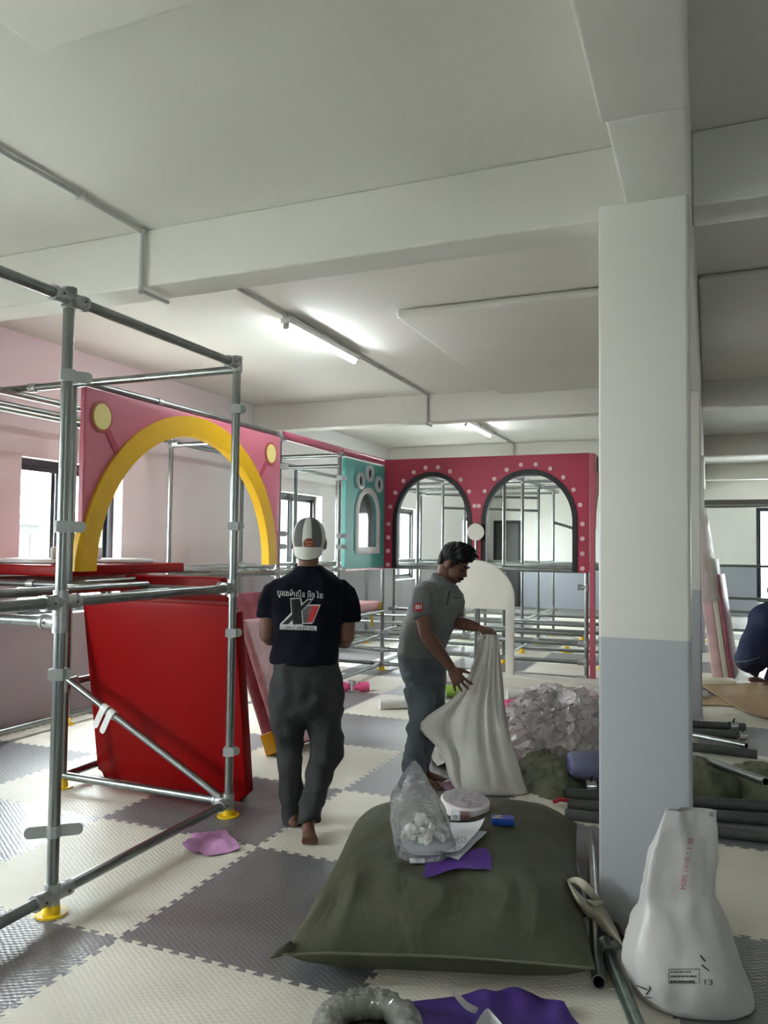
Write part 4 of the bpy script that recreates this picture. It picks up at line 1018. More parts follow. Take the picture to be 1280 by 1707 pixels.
mb = MB(); two(mb, 1.0)
for s in (-1, 1): mb.limb([(chest + FH * 0.15 * s + ZU * 0.08, 0.08), (chest.lerp(B(0.42, 0.2 * s + 0.12, 0.52), 0.6) + FH * 0.09 * s, 0.07)], 14)
jk = solid('jacket', mb, 0.014, M_NV2, m3_, 6, wrinkle(0.016, 5, 1.0))
mb = MB(); legs(mb, 1.0); mb.ell(hip - RH * 0.04 - ZU * 0.02, RH * 0.165, FH * 0.185, ZU * 0.14)
solid('trousers', mb, 0.014, mat('navy_dark', (14, 18, 40), 0.85), m3_, 4, wrinkle(0.016, 6, 4.0))
mb = MB(); mb.ell(head_ - RH * 0.015 + ZU * 0.03, RH * 0.094, FH * 0.088, ZU * 0.09); solid('hair', mb, 0.01, M_HAIR, m3_, 2, hairp)
bv = bvh_of(jk)
project('piping', [[(1228, 1102), (1245, 1101), (1262, 1096), (1279, 1088), (1279, 1090), (1262, 1098), (1245, 1103), (1228, 1104)]], bv, M_PRGRY, m3_, 0.006)

# ================================================================ things on the floor
def bez(pts, t):
    """smooth interpolation through a list of points, t in 0..1"""
    n = len(pts) - 1; s = min(max(t, 0), 1) * n; i = min(int(s), n - 1); f = s - i
    p0, p1, p2, p3 = pts[max(i - 1, 0)], pts[i], pts[i + 1], pts[min(i + 2, n)]
    p0, p1, p2, p3 = [V(q) if not isinstance(q, (int, float)) else q for q in (p0, p1, p2, p3)]
    return p1 * 1.0 + (p2 - p0) * (0.5 * f) + (p0 * 2 - p1 * 5 + p2 * 4 - p3) * (0.5 * f * f) + (p1 * 3 - p0 - p2 * 3 + p3) * (0.5 * f ** 3)
def crumple(p, amp, s, seed=0.0):
    a = 1 - abs(noise.noise(V((p.x * s + seed, p.y * s, p.z * s)))) * 2
    b = 1 - abs(noise.noise(V((p.x * s * 2.3, p.y * s * 2.3 + seed, p.z * s * 2.3)))) * 2
    return amp * (a * 0.7 + b * 0.3 - 0.4)

# ---- big olive woven sack
def woven(name, rgb, rough=0.55, s=420.0):
    m = mat(name, rgb, rough, var=0.12, vscale=3)
    nt = m.node_tree; b = nt.nodes['Principled BSDF']
    g = nt.nodes.new('ShaderNodeTexCoord'); br = nt.nodes.new('ShaderNodeTexBrick'); br.inputs['Scale'].default_value = s / 4
    br.inputs['Mortar Size'].default_value = 0.05; br.inputs['Brick Width'].default_value = 0.5; br.inputs['Row Height'].default_value = 0.5
    nt.links.new(g.outputs['Object'], br.inputs['Vector'])
    bp = nt.nodes.new('ShaderNodeBump'); bp.inputs['Strength'].default_value = 0.12; bp.inputs['Distance'].default_value = 0.004
    nt.links.new(br.outputs['Fac'], bp.inputs['Height'])
    n = nt.nodes.new('ShaderNodeTexNoise'); n.inputs['Scale'].default_value = 7; n.inputs['Detail'].default_value = 5
    mp = nt.nodes.new('ShaderNodeMapping'); mp.inputs['Scale'].default_value = (1.3, 0.7, 1); nt.links.new(g.outputs['Object'], mp.inputs[0]); nt.links.new(mp.outputs[0], n.inputs['Vector']); n.inputs['Distortion'].default_value = 0.8; n.inputs['Detail'].default_value = 3
    b2 = nt.nodes.new('ShaderNodeBump'); b2.inputs['Strength'].default_value = 0.4; b2.inputs['Distance'].default_value = 0.03
    nt.links.new(n.outputs[0], b2.inputs['Height']); nt.links.new(bp.outputs[0], b2.inputs['Normal']); nt.links.new(b2.outputs[0], b.inputs['Normal'])
    return m
M_OLIVE = woven('olive_weave', (74, 75, 56), 0.75)
SE = 0.10
FLc, FRc = onZ(472, 1590, SE), onZ(992, 1614, SE); BRc, BLc = onZ(962, 1372, SE), onZ(592, 1372, SE)
def sack_xy(u, v):
    a = FLc.lerp(FRc, u); b = BLc.lerp(BRc, u); p = a.lerp(b, v)
    c = (FLc + FRc + BLc + BRc) / 4
    e = max(abs(2 * u - 1), abs(2 * v - 1))
    k = 1 - 0.05 * (1 - (2 * u - 1) ** 2) * (abs(2 * v - 1) ** 6) - 0.05 * (1 - (2 * v - 1) ** 2) * (abs(2 * u - 1) ** 6)
    return c + (p - c) * k
def sg(u, v, q=4, r=0.62):
    return (max(0, 1 - abs(2 * u - 1) ** q) ** r) * (max(0, 1 - abs(2 * v - 1) ** q) ** r)
def sack_top(u, v):
    p = sack_xy(u, v); g = sg(u, v)
    ed = min(1, 4 * min(v, u, 1 - u))
    fold = 0.036 * (1 - abs(math.sin(15 * u + 6 * v + 4 * nz(p, 3)))) * (1 - min(1, v * 2.2)) * min(1, 6 * v) * (1.2 - 0.8 * u)
    fold += 0.010 * math.sin(30 * v + 9 * u) * (1 - min(1, u * 4)) * min(1, 8 * u)
    p.z = SE + (0.11 + 0.125 * v ** 0.8) * g + fold * 0.8 + g * 0.018 * nz(p, 4.5, 3) + g * 0.008 * nz(p, 11, 1)
    return p
def sack_bot(u, v):
    p = sack_xy(u, v); g = sg(u, v, 6, 0.5); p.z = max(0.002, SE * (1 - g * 1.15) + 0.008 * nz(p, 9) * (1 - g)); return p
sk = thing('woven_sack', 'bulging olive green woven sack lying in the foreground, stitched along its front edge', 'sack', (2.1, -0.2, 0))
so_ = MB().grid(sack_top, 90, 70).grid(sack_bot, 60, 40).build('sack_body', M_OLIVE, sk, True)
MB().path([sack_top(k / 60, 0.0) + V((0, -0.004, 0.002 * nz(V((k, 0, 0)), 0.7))) for k in range(61)], 0.005, 6).build('seam', mat('olive_seam', (104, 104, 82), 0.8), sk, True)
ear = FLc
MB().limb([(sack_top(0.02, 0.02), 0.018), (ear + V((-0.02, -0.01, 0.0)), 0.012), (ear + V((-0.045, -0.02, -0.012)), 0.005)], 8).build('corner_ear', M_OLIVE, sk, True)
sbv = bvh_of(so_)
def hit(px, py, up=0.0):
    h, n, i, d_ = sbv.ray_cast(CAM, ray(px, py).normalized())
    if h is None: h = onZ(px, py, 0.28)
    return h + V((0, 0, up))
def drape(px, py, up):
    """point just above the sack's top under the pixel"""
    p = hit(px, py); h, n, i, d_ = sbv.ray_cast(V((p.x, p.y, 1)), V((0, 0, -1)))
    return V((p.x, p.y, (h.z if h else p.z) + up))

# ---- on the sack
M_PURPLE = mat('purple_cloth', (84, 48, 142), 0.7, var=0.08, vscale=14)
def sheet(rows, nu, nv, up, amp, s, seed=0.0):
    """rows of pixel polylines -> soft sheet lying on the sack"""
    def fn(u, v):
        a = [bez([V((*q, 0)) for q in r], u) for r in rows]; p = bez(a, v)
        q = drape(p.x, p.y, up); q.z += amp * (0.5 + nz(q, s, seed)); return q
    return MB().grid(fn, nu, nv)
tag(sheet([[(705, 1468), (730, 1462), (760, 1456), (800, 1452), (819, 1450)], [(708, 1450), (732, 1446), (762, 1442), (795, 1438), (818, 1432)], [(712, 1430), (735, 1430), (765, 1428), (795, 1420), (810, 1418)]], 20, 10, 0.005, 0.012, 14, 3).build('cloth_scrap', M_PURPLE, None, True), 'purple cloth scrap lying on the sack under the papers', 'cloth')
M_PAPER = mat('paper', (222, 224, 230), 0.7)
def paper(rows, label, up):
    o = sheet(rows, 16, 12, up, 0.01, 9, up * 90); return tag(o.build('paper_sheet', M_PAPER, None, True), label, 'paper')
paper([[(660, 1414), (690, 1430), (730, 1432), (764, 1441)], [(668, 1402), (700, 1410), (745, 1412), (785, 1420)], [(690, 1385), (720, 1388), (770, 1390), (812, 1392)]], 'lower white paper sheet poking out beneath the clear bag', 0.014)
pr2 = sheet([[(690, 1432), (720, 1434), (750, 1436), (772, 1431)], [(695, 1410), (725, 1412), (765, 1410), (797, 1406)], [(705, 1386), (735, 1385), (775, 1384), (808, 1378)]], 16, 12, 0.026, 0.018, 7, 5)
for i, p in enumerate(pr2.v):
    t = max(0, (i // 13) / 16 - 0.7); p.z += t * t * 0.07
po = tag(pr2.build('paper_sheet', M_PAPER, None, True), 'upper curled paper sheet with faint print beside the clear bag', 'paper')
pv = bvh_of(po)
lines = []
for k in range(9):
    y = 1396 + k * 3.2
    for j in range(5):
        if RND.random() < 0.75: x = 756 + j * 6 + RND.uniform(-1, 1); lines.append([(x, y), (x + RND.uniform(2, 5), y), (x + 4, y + 1.1), (x, y + 1.1)])
project('print', lines, pv, mat('faint_print', (120, 132, 140), 0.8), po, 0.002)
a, b = drape(683, 1440, 0.012), drape(708, 1440, 0.012)
tag(MB().pipe(a, b, 0.010, 12, 0.002).build('paper_tube', M_PAPER, None, 'auto'), 'short white paper tube under the front of the clear bag', 'tube')

# clear bag of white plugs
bd_ = depth(hit(705, 1425)); kb = bd_ / FPX
BR_ = [(1436, 668, 750, 1.0), (1425, 662, 756, 1.0), (1400, 656, 757, 0.95), (1372, 652, 750, 0.85), (1345, 651, 738, 0.7), (1320, 655, 727, 0.55), (1300, 666, 716, 0.4), (1283, 677, 705, 0.3), (1269, 687, 694, 0.3)]
def bag_rings(rows, dep, n, dfac, fold, seed, base_z=None):
    K = dep / FPX; rings = []; N = 30
    for i in range(N + 1):
        t = i / N; r = bez([V((q[0], q[1], q[2])) for q in rows], t); f = bez([q[3] for q in rows], t)
        c = at((r.y + r.z) / 2, r.x, dep); hw = max(0.004, (r.z - r.y) / 2 * K); ring = []
        for k in range(n):
            a = 2 * PI * k / n
            q = 1 + fold * (math.sin(5 * a + 3 * t + seed) * 0.5 + nz(V((math.cos(a) * 1.5, math.sin(a) * 1.5, t * 3)), 1.6, seed)) * min(1, 4 * t)
            ring.append(c + RH * hw * math.cos(a) * q + FH * hw * dfac * f * math.sin(a) * q + ZU * (0.02 * fold * nz(V((a, t, 0)), 3, seed)))
        rings.append(ring)
    return rings
rg = bag_rings(BR_, bd_ + 0.02, 64, 0.75, 0.16, 2.0)
for ring in rg[:3]:
    for p in ring:
        q = sbv.ray_cast(V((p.x, p.y, 1)), V((0, 0, -1)))[0]
        if q and p.z < q.z + 0.03: p.z = q.z + 0.032
M_FILM = film('clear_film', (246, 249, 252), 0.2, 0.08, 0.5, 14)
for ring in rg[2:]:
    for p in ring:
        d_ = crumple(p, 0.022, 6.5, 3.0); p += FH * -d_ + RH * d_ * 0.5
tag(MB().loft(rg, cap=False).build('plastic_bag', M_FILM, None, True), 'clear plastic bag twisted to a point, full of white plugs, on the olive sack', 'bag')
pm = MB(); pm.ell((0, 0, 0), (0.016, 0, 0), (0, 0.014, 0), (0, 0, 0.013), 10, 7).tube((0, 0, 0), (0.02, 0, 0.006), 0.006, 8); pme = pm.mesh('plug')
pme.polygons.foreach_set('use_smooth', [True] * len(pme.polygons)); pme.materials.append(mat('white_plug', (232, 230, 222), 0.5))
for k in range(64):
    a = RND.uniform(0, 2 * PI); r = math.sqrt(RND.random()); x = 706 + 38 * r * math.cos(a); y = 1414 + 14 * r * math.sin(a)
    lay = k // 26
    p = drape(x * (1 - 0.05 * lay) + 706 * 0.05 * lay, y - lay * 1.0, 0.05 + lay * 0.024)
    o = bpy.data.objects.new('plug', pme); col.objects.link(o); o.location = p; o.rotation_euler = (RND.uniform(0, 6), RND.uniform(0, 6), RND.uniform(0, 6))
    tag(o, 'one of the small white plugs heaped inside the clear bag', 'plug', 'white plugs in the clear bag')

# roll of white foam tape
c = drape(774, 1346, 0.0); c.z = max(drape(774 + dx, 1346 + dy, 0).z for dx, dy in ((0, 0), (30, 0), (-30, 0), (0, 10), (0, -10))) - 0.02; K = depth(c) / FPX
tz = thing('tape_roll', 'wide roll of white foam tape lying on the back of the olive sack', 'tape', c)
tilt = Matrix.Rotation(0.10, 3, RH) @ Matrix.Rotation(0.06, 3, FH)
R0 = 41 * K
rings = []
for r, z in ((0.02, 0.066), (0.94, 0.068), (1.0, 0.060), (1.0, 0.006), (0.96, 0.0), (0.02, 0.0)):
    rings.append([c + tilt @ V((R0 * r * math.cos(2 * PI * k / 48), R0 * r * math.sin(2 * PI * k / 48), z * 0.8 + 0.008)) for k in range(48)])
rings.append(rings[0]); MB().loft(rings, cap=False).build('roll', mat('white_foam', (224, 216, 218), 0.5), tz, 'auto')
def coil(q): return [c + tilt @ V((R0 * q * math.cos(2 * PI * k / 40), R0 * q * math.sin(2 * PI * k / 40), 0.0625)) for k in range(40)]
for q in (0.5, 0.64, 0.78): MB().path(coil(q), 0.002, 5, True).build('winding', mat('foam_line', (186, 172, 184), 0.6), tz, True)
def topf(u, v):
    a = 2 * PI * u; r = R0 * (0.1 + 0.82 * v); p = c + tilt @ V((r * math.cos(a), r * math.sin(a), 0.0655)); p.z += 0.006 * nz(p, 40); return p
MB().grid(topf, 40, 8).build('film_cover', film('tape_film', (250, 244, 250), 0.7, 0.08, 0.9, 40), tz, True)

def carton(name, label, px, py, size, rot, m, cat, extra=None):
    p = drape(px, py, size[2] / 2 + 0.006); e = thing(name, label, cat, p)
    Rm = Matrix.Rotation(rot, 3, 'Z'); MB().box(p, size, Rm).build('carton', m, e, bevel=0.002)
    return e, p, Rm
e, p, Rm = carton('small_box', 'small white and maroon carton beside the tape roll', 767, 1367, (0.085, 0.045, 0.025), YAW - 0.1, mat('maroon_card', (120, 84, 84), 0.5), 'box')
MB().box(p + Rm @ V((-0.022, 0, 0)), (0.042, 0.0465, 0.0262), Rm).build('white_end', M_PAPER, e)
o = p + Rm @ V((-0.022, -0.0236, 0)); MB().path([o + Rm @ V((0.007 * math.cos(t), 0, 0.007 * math.sin(t))) for t in [2 * PI * k / 16 for k in range(16)]], 0.0012, 5, True).build('round_mark', M_PRBLK, e)
e, p, Rm = carton('cigarette_pack', 'crumpled blue pack with a yellow mark lying alone on the sack', 838, 1375, (0.098, 0.058, 0.028), YAW - 0.12, mat('blue_card', (24, 66, 156), 0.32, var=0.2, vscale=30), 'pack')
for s, w_ in (((-0.03, -0.012), 0.008), ((-0.02, 0.01), 0.006), ((-0.006, -0.008), 0.005)):
    MB().box(p + Rm @ V((s[0], s[1], 0.0145)), (0.03, w_, 0.001), Rm @ Matrix.Rotation(0.4, 3, 'Z')).build('yellow_mark', mat('pack_yellow', (226, 200, 70), 0.5), e)
MB().box(p + Rm @ V((0.02, 0, 0.0146)), (0.05, 0.05, 0.0008), Rm).build('violet_panel', mat('pack_violet', (70, 74, 160), 0.4), e)

# ---- white woven bag standing by the pillar
WR = [(1681, 1074, 1248, 0.6), (1668, 1064, 1253, 0.75), (1645, 1054, 1250, 0.85), (1610, 1043, 1236, 0.9), (1575, 1042, 1222, 0.85), (1545, 1050, 1212, 0.75), (1512, 1065, 1197, 0.6), (1487, 1070, 1187, 0.5), (1460, 1076, 1190, 0.42), (1425, 1084, 1194, 0.34), (1390, 1097, 1194, 0.26), (1362, 1107, 1194, 0.2), (1350, 1110, 1193, 0.18)]
wd_ = depth(onZ(1160, 1690)) + 0.02
rg = bag_rings(WR, wd_ + 0.08, 48, 0.95, 0.09, 6.0)
for ring in rg:
    for p in ring: p.z = max(p.z, 0.003)
M_WSACK = mat('white_woven', (192, 190, 188), 0.38, var=0.08, vscale=5, bump=0.3, bscale=22)
wsk = thing('woven_bag', 'white woven plastic bag with red and black print standing beside the pillar', 'bag', rg[0][0])
top = rg[-1]; inner = [[p.lerp(sum(top, V((0, 0, 0))) / len(top), 0.08) - V((0, 0, dz)) for p in top] for dz in (0.0, 0.10)]
mbw = MB().loft(rg + inner, cap=False); mbw.f.append(tuple(range(48))[::-1])
for p in mbw.v:
    n_ = 0.030 * (abs(nz(V((p.x, p.y, p.z * 0.3)), 9, 2)) - 0.2) + 0.014 * (abs(nz(p, 16, 1)) - 0.2)
    if p.z > 0.02: p += FH * n_ - RH * n_ * 0.4
wso = mbw.build('bag_body', M_WSACK, wsk, True)
wv = bvh_of(wso)
M_RPR = mat('red_print', (170, 96, 104), 0.6); M_KPR = mat('black_print', (54, 52, 54), 0.6)
vt = []
P_, (x0, x1, y0, y1) = text2d('Ø 1 - ១ហ1 0804')
for f in P_: vt.append([(1151 - 13 * (x - x0) / (x1 - x0) - 9 * (1 - (y - y0) / (y1 - y0)) + 4, 1397 + 86 * (x - x0) / (x1 - x0)) for x, y in f])
project('red_lettering', vt, wv, M_RPR, wsk, 0.003, 5)
bx_ = []
for (xa, ya, xb, yb) in ((1114, 1615, 1166, 1616.2), (1114, 1638, 1161, 1639), (1114, 1615, 1115, 1639), (1165, 1616, 1166, 1639)): bx_.append([(xa, ya), (xb, ya), (xb, yb), (xa, yb)])
for k, y in enumerate((1619, 1626, 1634)):
    x = 1117
    while x < 1158 - 8 * (k == 0): l = RND.uniform(2, 5); bx_.append([(x, y), (x + l, y), (x + l, y + (2 + 0.7 * k)), (x, y + 2 + 0.7 * k)]); x += l + 1.2
project('label_print', bx_, wv, M_KPR, wsk, 0.003, 5)
project('number', place_text('13', (1174, 1632), (1187, 1633), (1174, 1641)), wv, M_KPR, wsk, 0.003, 5)
project('scribble', [[(1062, 1641), (1080, 1648), (1079, 1650), (1061, 1643)], [(1082, 1641), (1086, 1648), (1078, 1658), (1076, 1657), (1083, 1648)], [(1168, 1592), (1176, 1602), (1174, 1604), (1166, 1594)], [(1170, 1607), (1182, 1618), (1180, 1619), (1169, 1610)], [(1076, 1660), (1086, 1661), (1086, 1663), (1076, 1662)]], wv, M_KPR, wsk, 0.003, 5)

# ---- white sack held by the bending man
HR = [(1333, 792, 884, 0.75), (1318, 762, 880, 0.85), (1295, 750, 871, 0.9), (1268, 747, 862, 0.85), (1240, 746, 853, 0.75), (1212, 752, 846, 0.62), (1180, 758, 841, 0.52), (1150, 770, 838, 0.42), (1120, 784, 835, 0.34), (1092, 794, 833, 0.25), (1070, 800, 832, 0.18), (1058, 803, 829, 0.15)]
hdp = depth(w2) if False else D2 - 0.18
rg = bag_rings(HR, hdp, 64, 0.55, 0.10, 4.0)
N_ = len(rg)
for i, ring in enumerate(rg):
    t = i / (N_ - 1)
    for k, p in enumerate(ring):
        a = 2 * PI * k / 64
        lob = math.exp(-((t - 0.455) / 0.10) ** 2) * max(0, math.cos(a - PI)) ** 5   # corner pulled out to the left
        p += -RH * lob * 0.19 + ZU * lob * 0.01
        fo = 0.075 * (abs(nz(V((math.cos(a) * 2.2, math.sin(a) * 2.2, t * 0.9)), 1.5, 7.0)) - 0.25) * (1 - 0.6 * t) * min(1, 3 * t) + 0.02 * (abs(nz(V((math.cos(a) * 4, math.sin(a) * 4, t * 3)), 1.5, 2.0)) - 0.2) * (1 - 0.6 * t)
        p += FH * fo
        p.z = max(p.z, 0.004)
M_HSACK = mat('white_sackcloth', (216, 213, 206), 0.55, var=0.1, vscale=6, bump=0.2, bscale=40)
tag(MB().loft(rg, cap=True).build('white_sack', M_HSACK, None, True), 'large white woven sack pulled upright by the bending man', 'sack')

# ---- pipes lying beside the olive sack
GRP = 'loose steel tubes on the floor'
def pipe(label, a, b, r=0.024, m=None, name='steel_tube'):
    return tag(MB().pipe(a, b, r, 16).build(name, m or M_STEEL, None, 'auto'), label, 'tube', GRP)
M_DSTEEL = mat('dull_steel', (104, 108, 106), 0.45, 0.7, var=0.2, vscale=20)
pipe('long bright steel tube lying between olive sack and pillar, open end towards camera', onZ(982, 1388, 0.026), onZ(998, 1637, 0.026), 0.0245)
pipe('thin dull steel tube half hidden beside the olive sack', onZ(952, 1440, 0.022) + V((0.015, 0, 0)), onZ(975, 1520, 0.022), 0.02, M_DSTEEL)
a, b = onZ(1013, 1588, 0.026), onZ(1072, 1735, 0.026)
t = thing('steel_tube', 'green-tinged steel tube with a clamp at its top, running out of the bottom edge', 'tube', a, GRP)
MB().pipe(a, b, 0.0245, 16).build('tube', mat('greenish_steel', (118, 128, 120), 0.35, 0.85, var=0.2, vscale=20), t, 'auto')
dd = (b - a).normalized(); MB().tube(a - dd * 0.06, a + dd * 0.02, 0.031, 16).tube(a - dd * 0.03, a - dd * 0.03 + V((0.05, 0, 0.03)), 0.02, 12).build('clamp', M_CLAMP, t, 'auto')
a = onZ(1030, 1566, 0.028); MB_ = MB().pipe(a, a + V((-0.05, 0.16, 0.0)), 0.026, 16); tag(MB_.build('steel_tube', mat('rusty_steel', (96, 76, 58), 0.7, 0.4, var=0.3, vscale=30), None, 'auto'), 'short rusty tube end under the beige vinyl sleeve', 'tube', GRP)
# folded beige vinyl sleeve across them
M_BEIGE = mat('beige_vinyl', (178, 174, 156), 0.5, var=0.05, vscale=12)
def ruled(A_, B_, zf, nu=24, nv=6):
    def fn(u, v):
        p = bez([V((*q, 0)) for q in A_], u).lerp(bez([V((*q, 0)) for q in B_], u), v); return onZ(p.x, p.y, zf(u, v))
    return MB().grid(fn, nu, nv)
bs = thing('vinyl_sleeve', 'folded beige vinyl sleeve lying over the tubes beside the sack', 'sleeve', onZ(990, 1520, 0.0))
def shell(mb, t=0.004):
    n = len(mb.v); f = list(mb.f); mb.v += [p - V((0, 0, t)) for p in mb.v]; mb.f += [tuple(i + n for i in q)[::-1] for q in f]; return mb
shell(ruled([(945, 1467), (957, 1497), (972, 1520), (990, 1533), (1012, 1555), (1039, 1577)], [(946, 1467), (964, 1488), (984, 1504), (1004, 1508), (1022, 1538), (1040, 1576)], lambda u, v: 0.10 + 0.10 * (1 - u) ** 1.3 + 0.03 * math.sin(PI * v) + 0.012 * math.sin(9 * u) - 0.03 * u)).build('lower_fold', M_BEIGE, bs, True)
shell(ruled([(945, 1466), (962, 1462), (982, 1474), (1000, 1500)], [(946, 1468), (960, 1473), (974, 1485), (992, 1502)], lambda u, v: 0.205 + 0.06 * math.sin(PI * u) * (1 - 0.5 * v) - 0.04 * u)).build('upper_fold', M_BEIGE, bs, True)
MB().limb([(onZ(978, 1502, 0.165), 0.008), (onZ(990, 1507, 0.165), 0.013), (onZ(1003, 1505, 0.155), 0.011)], 10).build('knot', M_BEIGE, bs, True)

# ---- purple cloth and film-wrapped coil at the bottom edge
def floor_sheet(rows, nu, nv, z, amp, s, seed=0.0):
    def fn(u, v):
        a = [bez([V((*q, 0)) for q in r], u) for r in rows]; p = bez(a, v)
        q = onZ(p.x, p.y, z); q.z = z + amp * max(0, 0.35 + nz(q, s, seed) + 0.5 * nz(q, s * 2.6, seed)); return q
    return MB().grid(fn, nu, nv)
pc = thing('purple_cloth', 'crumpled purple cloth with white lining curling up at the bottom edge', 'cloth', onZ(830, 1700))
floor_sheet([[(676, 1745), (740, 1760), (820, 1770), (900, 1765), (975, 1745)], [(676, 1700), (740, 1712), (815, 1715), (900, 1722), (968, 1716)], [(677, 1673), (735, 1668), (800, 1662), (870, 1664), (948, 1692)], [(680, 1670), (735, 1665), (800, 1657), (860, 1660), (940, 1680)]], 44, 26, 0.006, 0.035, 5, 2).build('cloth', mat('deep_purple', (62, 34, 118), 0.75, var=0.12, vscale=12), pc, True)
M_LIN = mat('white_lining', (206, 202, 202), 0.7)
def fn(u, v):
    p = bez([V((741, 1640, 0)), V((757, 1655, 0)), V((775, 1675, 0)), V((792, 1684, 0))], u); w_ = 16 * math.sin(PI * (0.05 + 0.6 * u)) * (v - 0.5)
    return onZ(p.x - w_ * 0.3 + 3 * u, p.y + w_ * 0.6, 0.11 * (1 - u) ** 0.8 + 0.05)
shell(MB().grid(fn, 14, 4), 0.003).build('lining_tip', M_LIN, pc, True)
def fn(u, v):
    p = bez([V((793, 1706, 0)), V((803, 1690, 0)), V((812, 1681, 0)), V((822, 1690, 0)), V((842, 1712, 0))], u); return onZ(p.x, p.y + 26 * v, 0.075 - 0.045 * v + 0.02 * math.sin(PI * u))
shell(MB().grid(fn, 16, 6), 0.003).build('lining_fold', M_LIN, pc, True)
c = onZ(612, 1737, 0.0)
M_COIL = film('coil_film', (220, 220, 212), 0.4, 0.06, 1.0, 45)
cw = thing('wrapped_coil', 'coil wrapped in shiny clear film lying at the bottom edge', 'coil', c)
def tor(r0, r1, seed):
    def fn(u, v):
        a, b = 2 * PI * u, 2 * PI * v; p = V((r0 * math.cos(a), r0 * math.sin(a), r1)); d_ = V((math.cos(a) * math.cos(b), math.sin(a) * math.cos(b), math.sin(b)))
        q = c + p + d_ * r1; q += d_ * crumple(q, 0.016, 30, seed); q.z = max(q.z, 0.003); return q
    return fn
MB().grid(tor(0.125, 0.042, 1), 140, 36).build('film', M_COIL, cw, True)
MB().grid(tor(0.125, 0.03, 4), 40, 12).build('core', mat('coil_core', (196, 194, 182), 0.35, bump=0.8, bscale=40), cw, True)

# ---- scraps on the mats
tag(shell(floor_sheet([[(303, 1411), (330, 1424), (352, 1427), (400, 1417)], [(318, 1400), (340, 1408), (360, 1408), (396, 1408)], [(318, 1392), (338, 1390), (358, 1388), (376, 1386)]], 20, 12, 0.004, 0.02, 10, 3), 0.002).build('vinyl_scrap', mat('pink_scrap', (206, 150, 200), 0.6), None, True), 'lilac pink vinyl scrap lying on the mats by the frame foot', 'scrap')
M_PNKC = mat('hot_pink_foam', (222, 84, 136), 0.45)
for (xa, xb, l) in ((566, 584, 'left one of two hot pink foam connectors on the mats'), (588, 614, 'right one of two hot pink foam connectors on the mats')):
    a, b = onZ(xa, 1146, 0.045), onZ(xb, 1145, 0.045); e = thing('foam_connector', l, 'connector', a, 'pink foam connectors')
    big, sm = (a, b) if xa < 580 else (b, a); d_ = (sm - big)
    MB().tube(big, big + d_ * 0.6, 0.055, 18).build('sleeve', M_PNKC, e, 'auto', 0); MB().tube(big + d_ * 0.55, sm, 0.03, 14).build('neck', M_PNKC, e, 'auto')
    MB().tube(sm - V((0, 0, 0.03)), sm + V((0, 0, 0.07)), 0.028, 14).build('clamp', M_CLAMP, e, 'auto')
def roll(label, pa, pb, r, m, name='foam_tube', n=18):
    a, b = onZ(*pa, r), onZ(*pb, r); return tag(MB().tube(a, b, r, n).build(name, m, None, 'auto'), label, 'tube')
roll('white foam tube lying behind the bending man', (633, 1174), (742, 1172), 0.045, mat('white_tube', (214, 216, 214), 0.6))
roll('second white foam tube farther back, reaching past the pillar', (846, 1157), (1010, 1160), 0.045, MATS['white_tube'])
roll('pink foam tube sticking out beside the heap of clear wrap', (842, 1176), (905, 1172), 0.055, M_PNKC)
roll('third white foam tube lying right of the pillar by the cardboard', (1120, 1158), (1177, 1158), 0.04, MATS['white_tube'])
a = onZ(752, 1152, 0.06); tag(MB().tube(a - RH * 0.05, a + RH * 0.07, 0.06, 16).build('foam_tube', mat('green_foam', (140, 176, 70), 0.6), None, 'auto'), 'short green foam roll behind the white sack', 'roll')

# ---- heaps: folded cloth and crumpled wrap
def mound(c, rx, ry, h, rot, amp, s, seed, nu=64, nv=22, flat=0.75, ridge=True):
    c = V(c); ca, sa = math.cos(rot), math.sin(rot)
    def fn(u, v):
        a = 2 * PI * u; r = 1 - v; e = 1 + 0.14 * nz(V((math.cos(a), math.sin(a), 0)), 1.8, seed)
        x, y = rx * r * math.cos(a) * e, ry * r * math.sin(a) * e
        p = c + V((ca * x - sa * y, sa * x + ca * y, h * (1 - r ** 2.2) ** flat)); k = min(1, 5 * v + 0.12)
        if ridge: p.z += amp * (crumple(p, 1.0, s, seed)) * k; q = crumple(p, amp, s * 1.7, seed + 4) + crumple(p, amp * 0.25, s * 5, seed); p += V((math.cos(a + rot), math.sin(a + rot), 0)) * q * min(1, 3 * r)
        else: p.z += amp * nz(p, s, seed) * k
        p.z = max(p.z, c.z + 0.004); return p
    return MB().grid(fn, nu, nv)
M_WRAPF = film('crumpled_wrap', (250, 242, 244), 0.5, 0.1, 0.5, 30, 0.22)
M_WRAPF2 = film('pinkish_wrap', (246, 228, 234), 0.6, 0.1, 0.5, 30, 0.2)
hp = thing('plastic_wrap', 'big crumpled heap of clear plastic wrap beside the white sack', 'wrap', onZ(925, 1258))
mound(onZ(925, 1262), 0.42, 0.52, 0.46, 0.5, 0.11, 6, 3, 84, 34, 0.6).build('outer_film', M_WRAPF, hp, False)
mound(onZ(928, 1255), 0.34, 0.43, 0.34, 0.5, 0.06, 6, 12, 90, 40, 0.6).build('core_film', mat('wrap_core', (226, 206, 212), 0.3, var=0.15, vscale=10, bump=0.8, bscale=20), hp, True)
tag(mound(onZ(985, 1200), 0.42, 0.4, 0.24, 0.2, 0.09, 7, 5, 80, 30, 0.6).build('plastic_wrap', M_WRAPF2, None, False), 'lower pinkish heap of plastic wrap against the pillar', 'wrap')
M_OLV2 = mat('olive_cloth', (92, 94, 72), 0.8, var=0.15, vscale=6, bump=0.2, bscale=50)
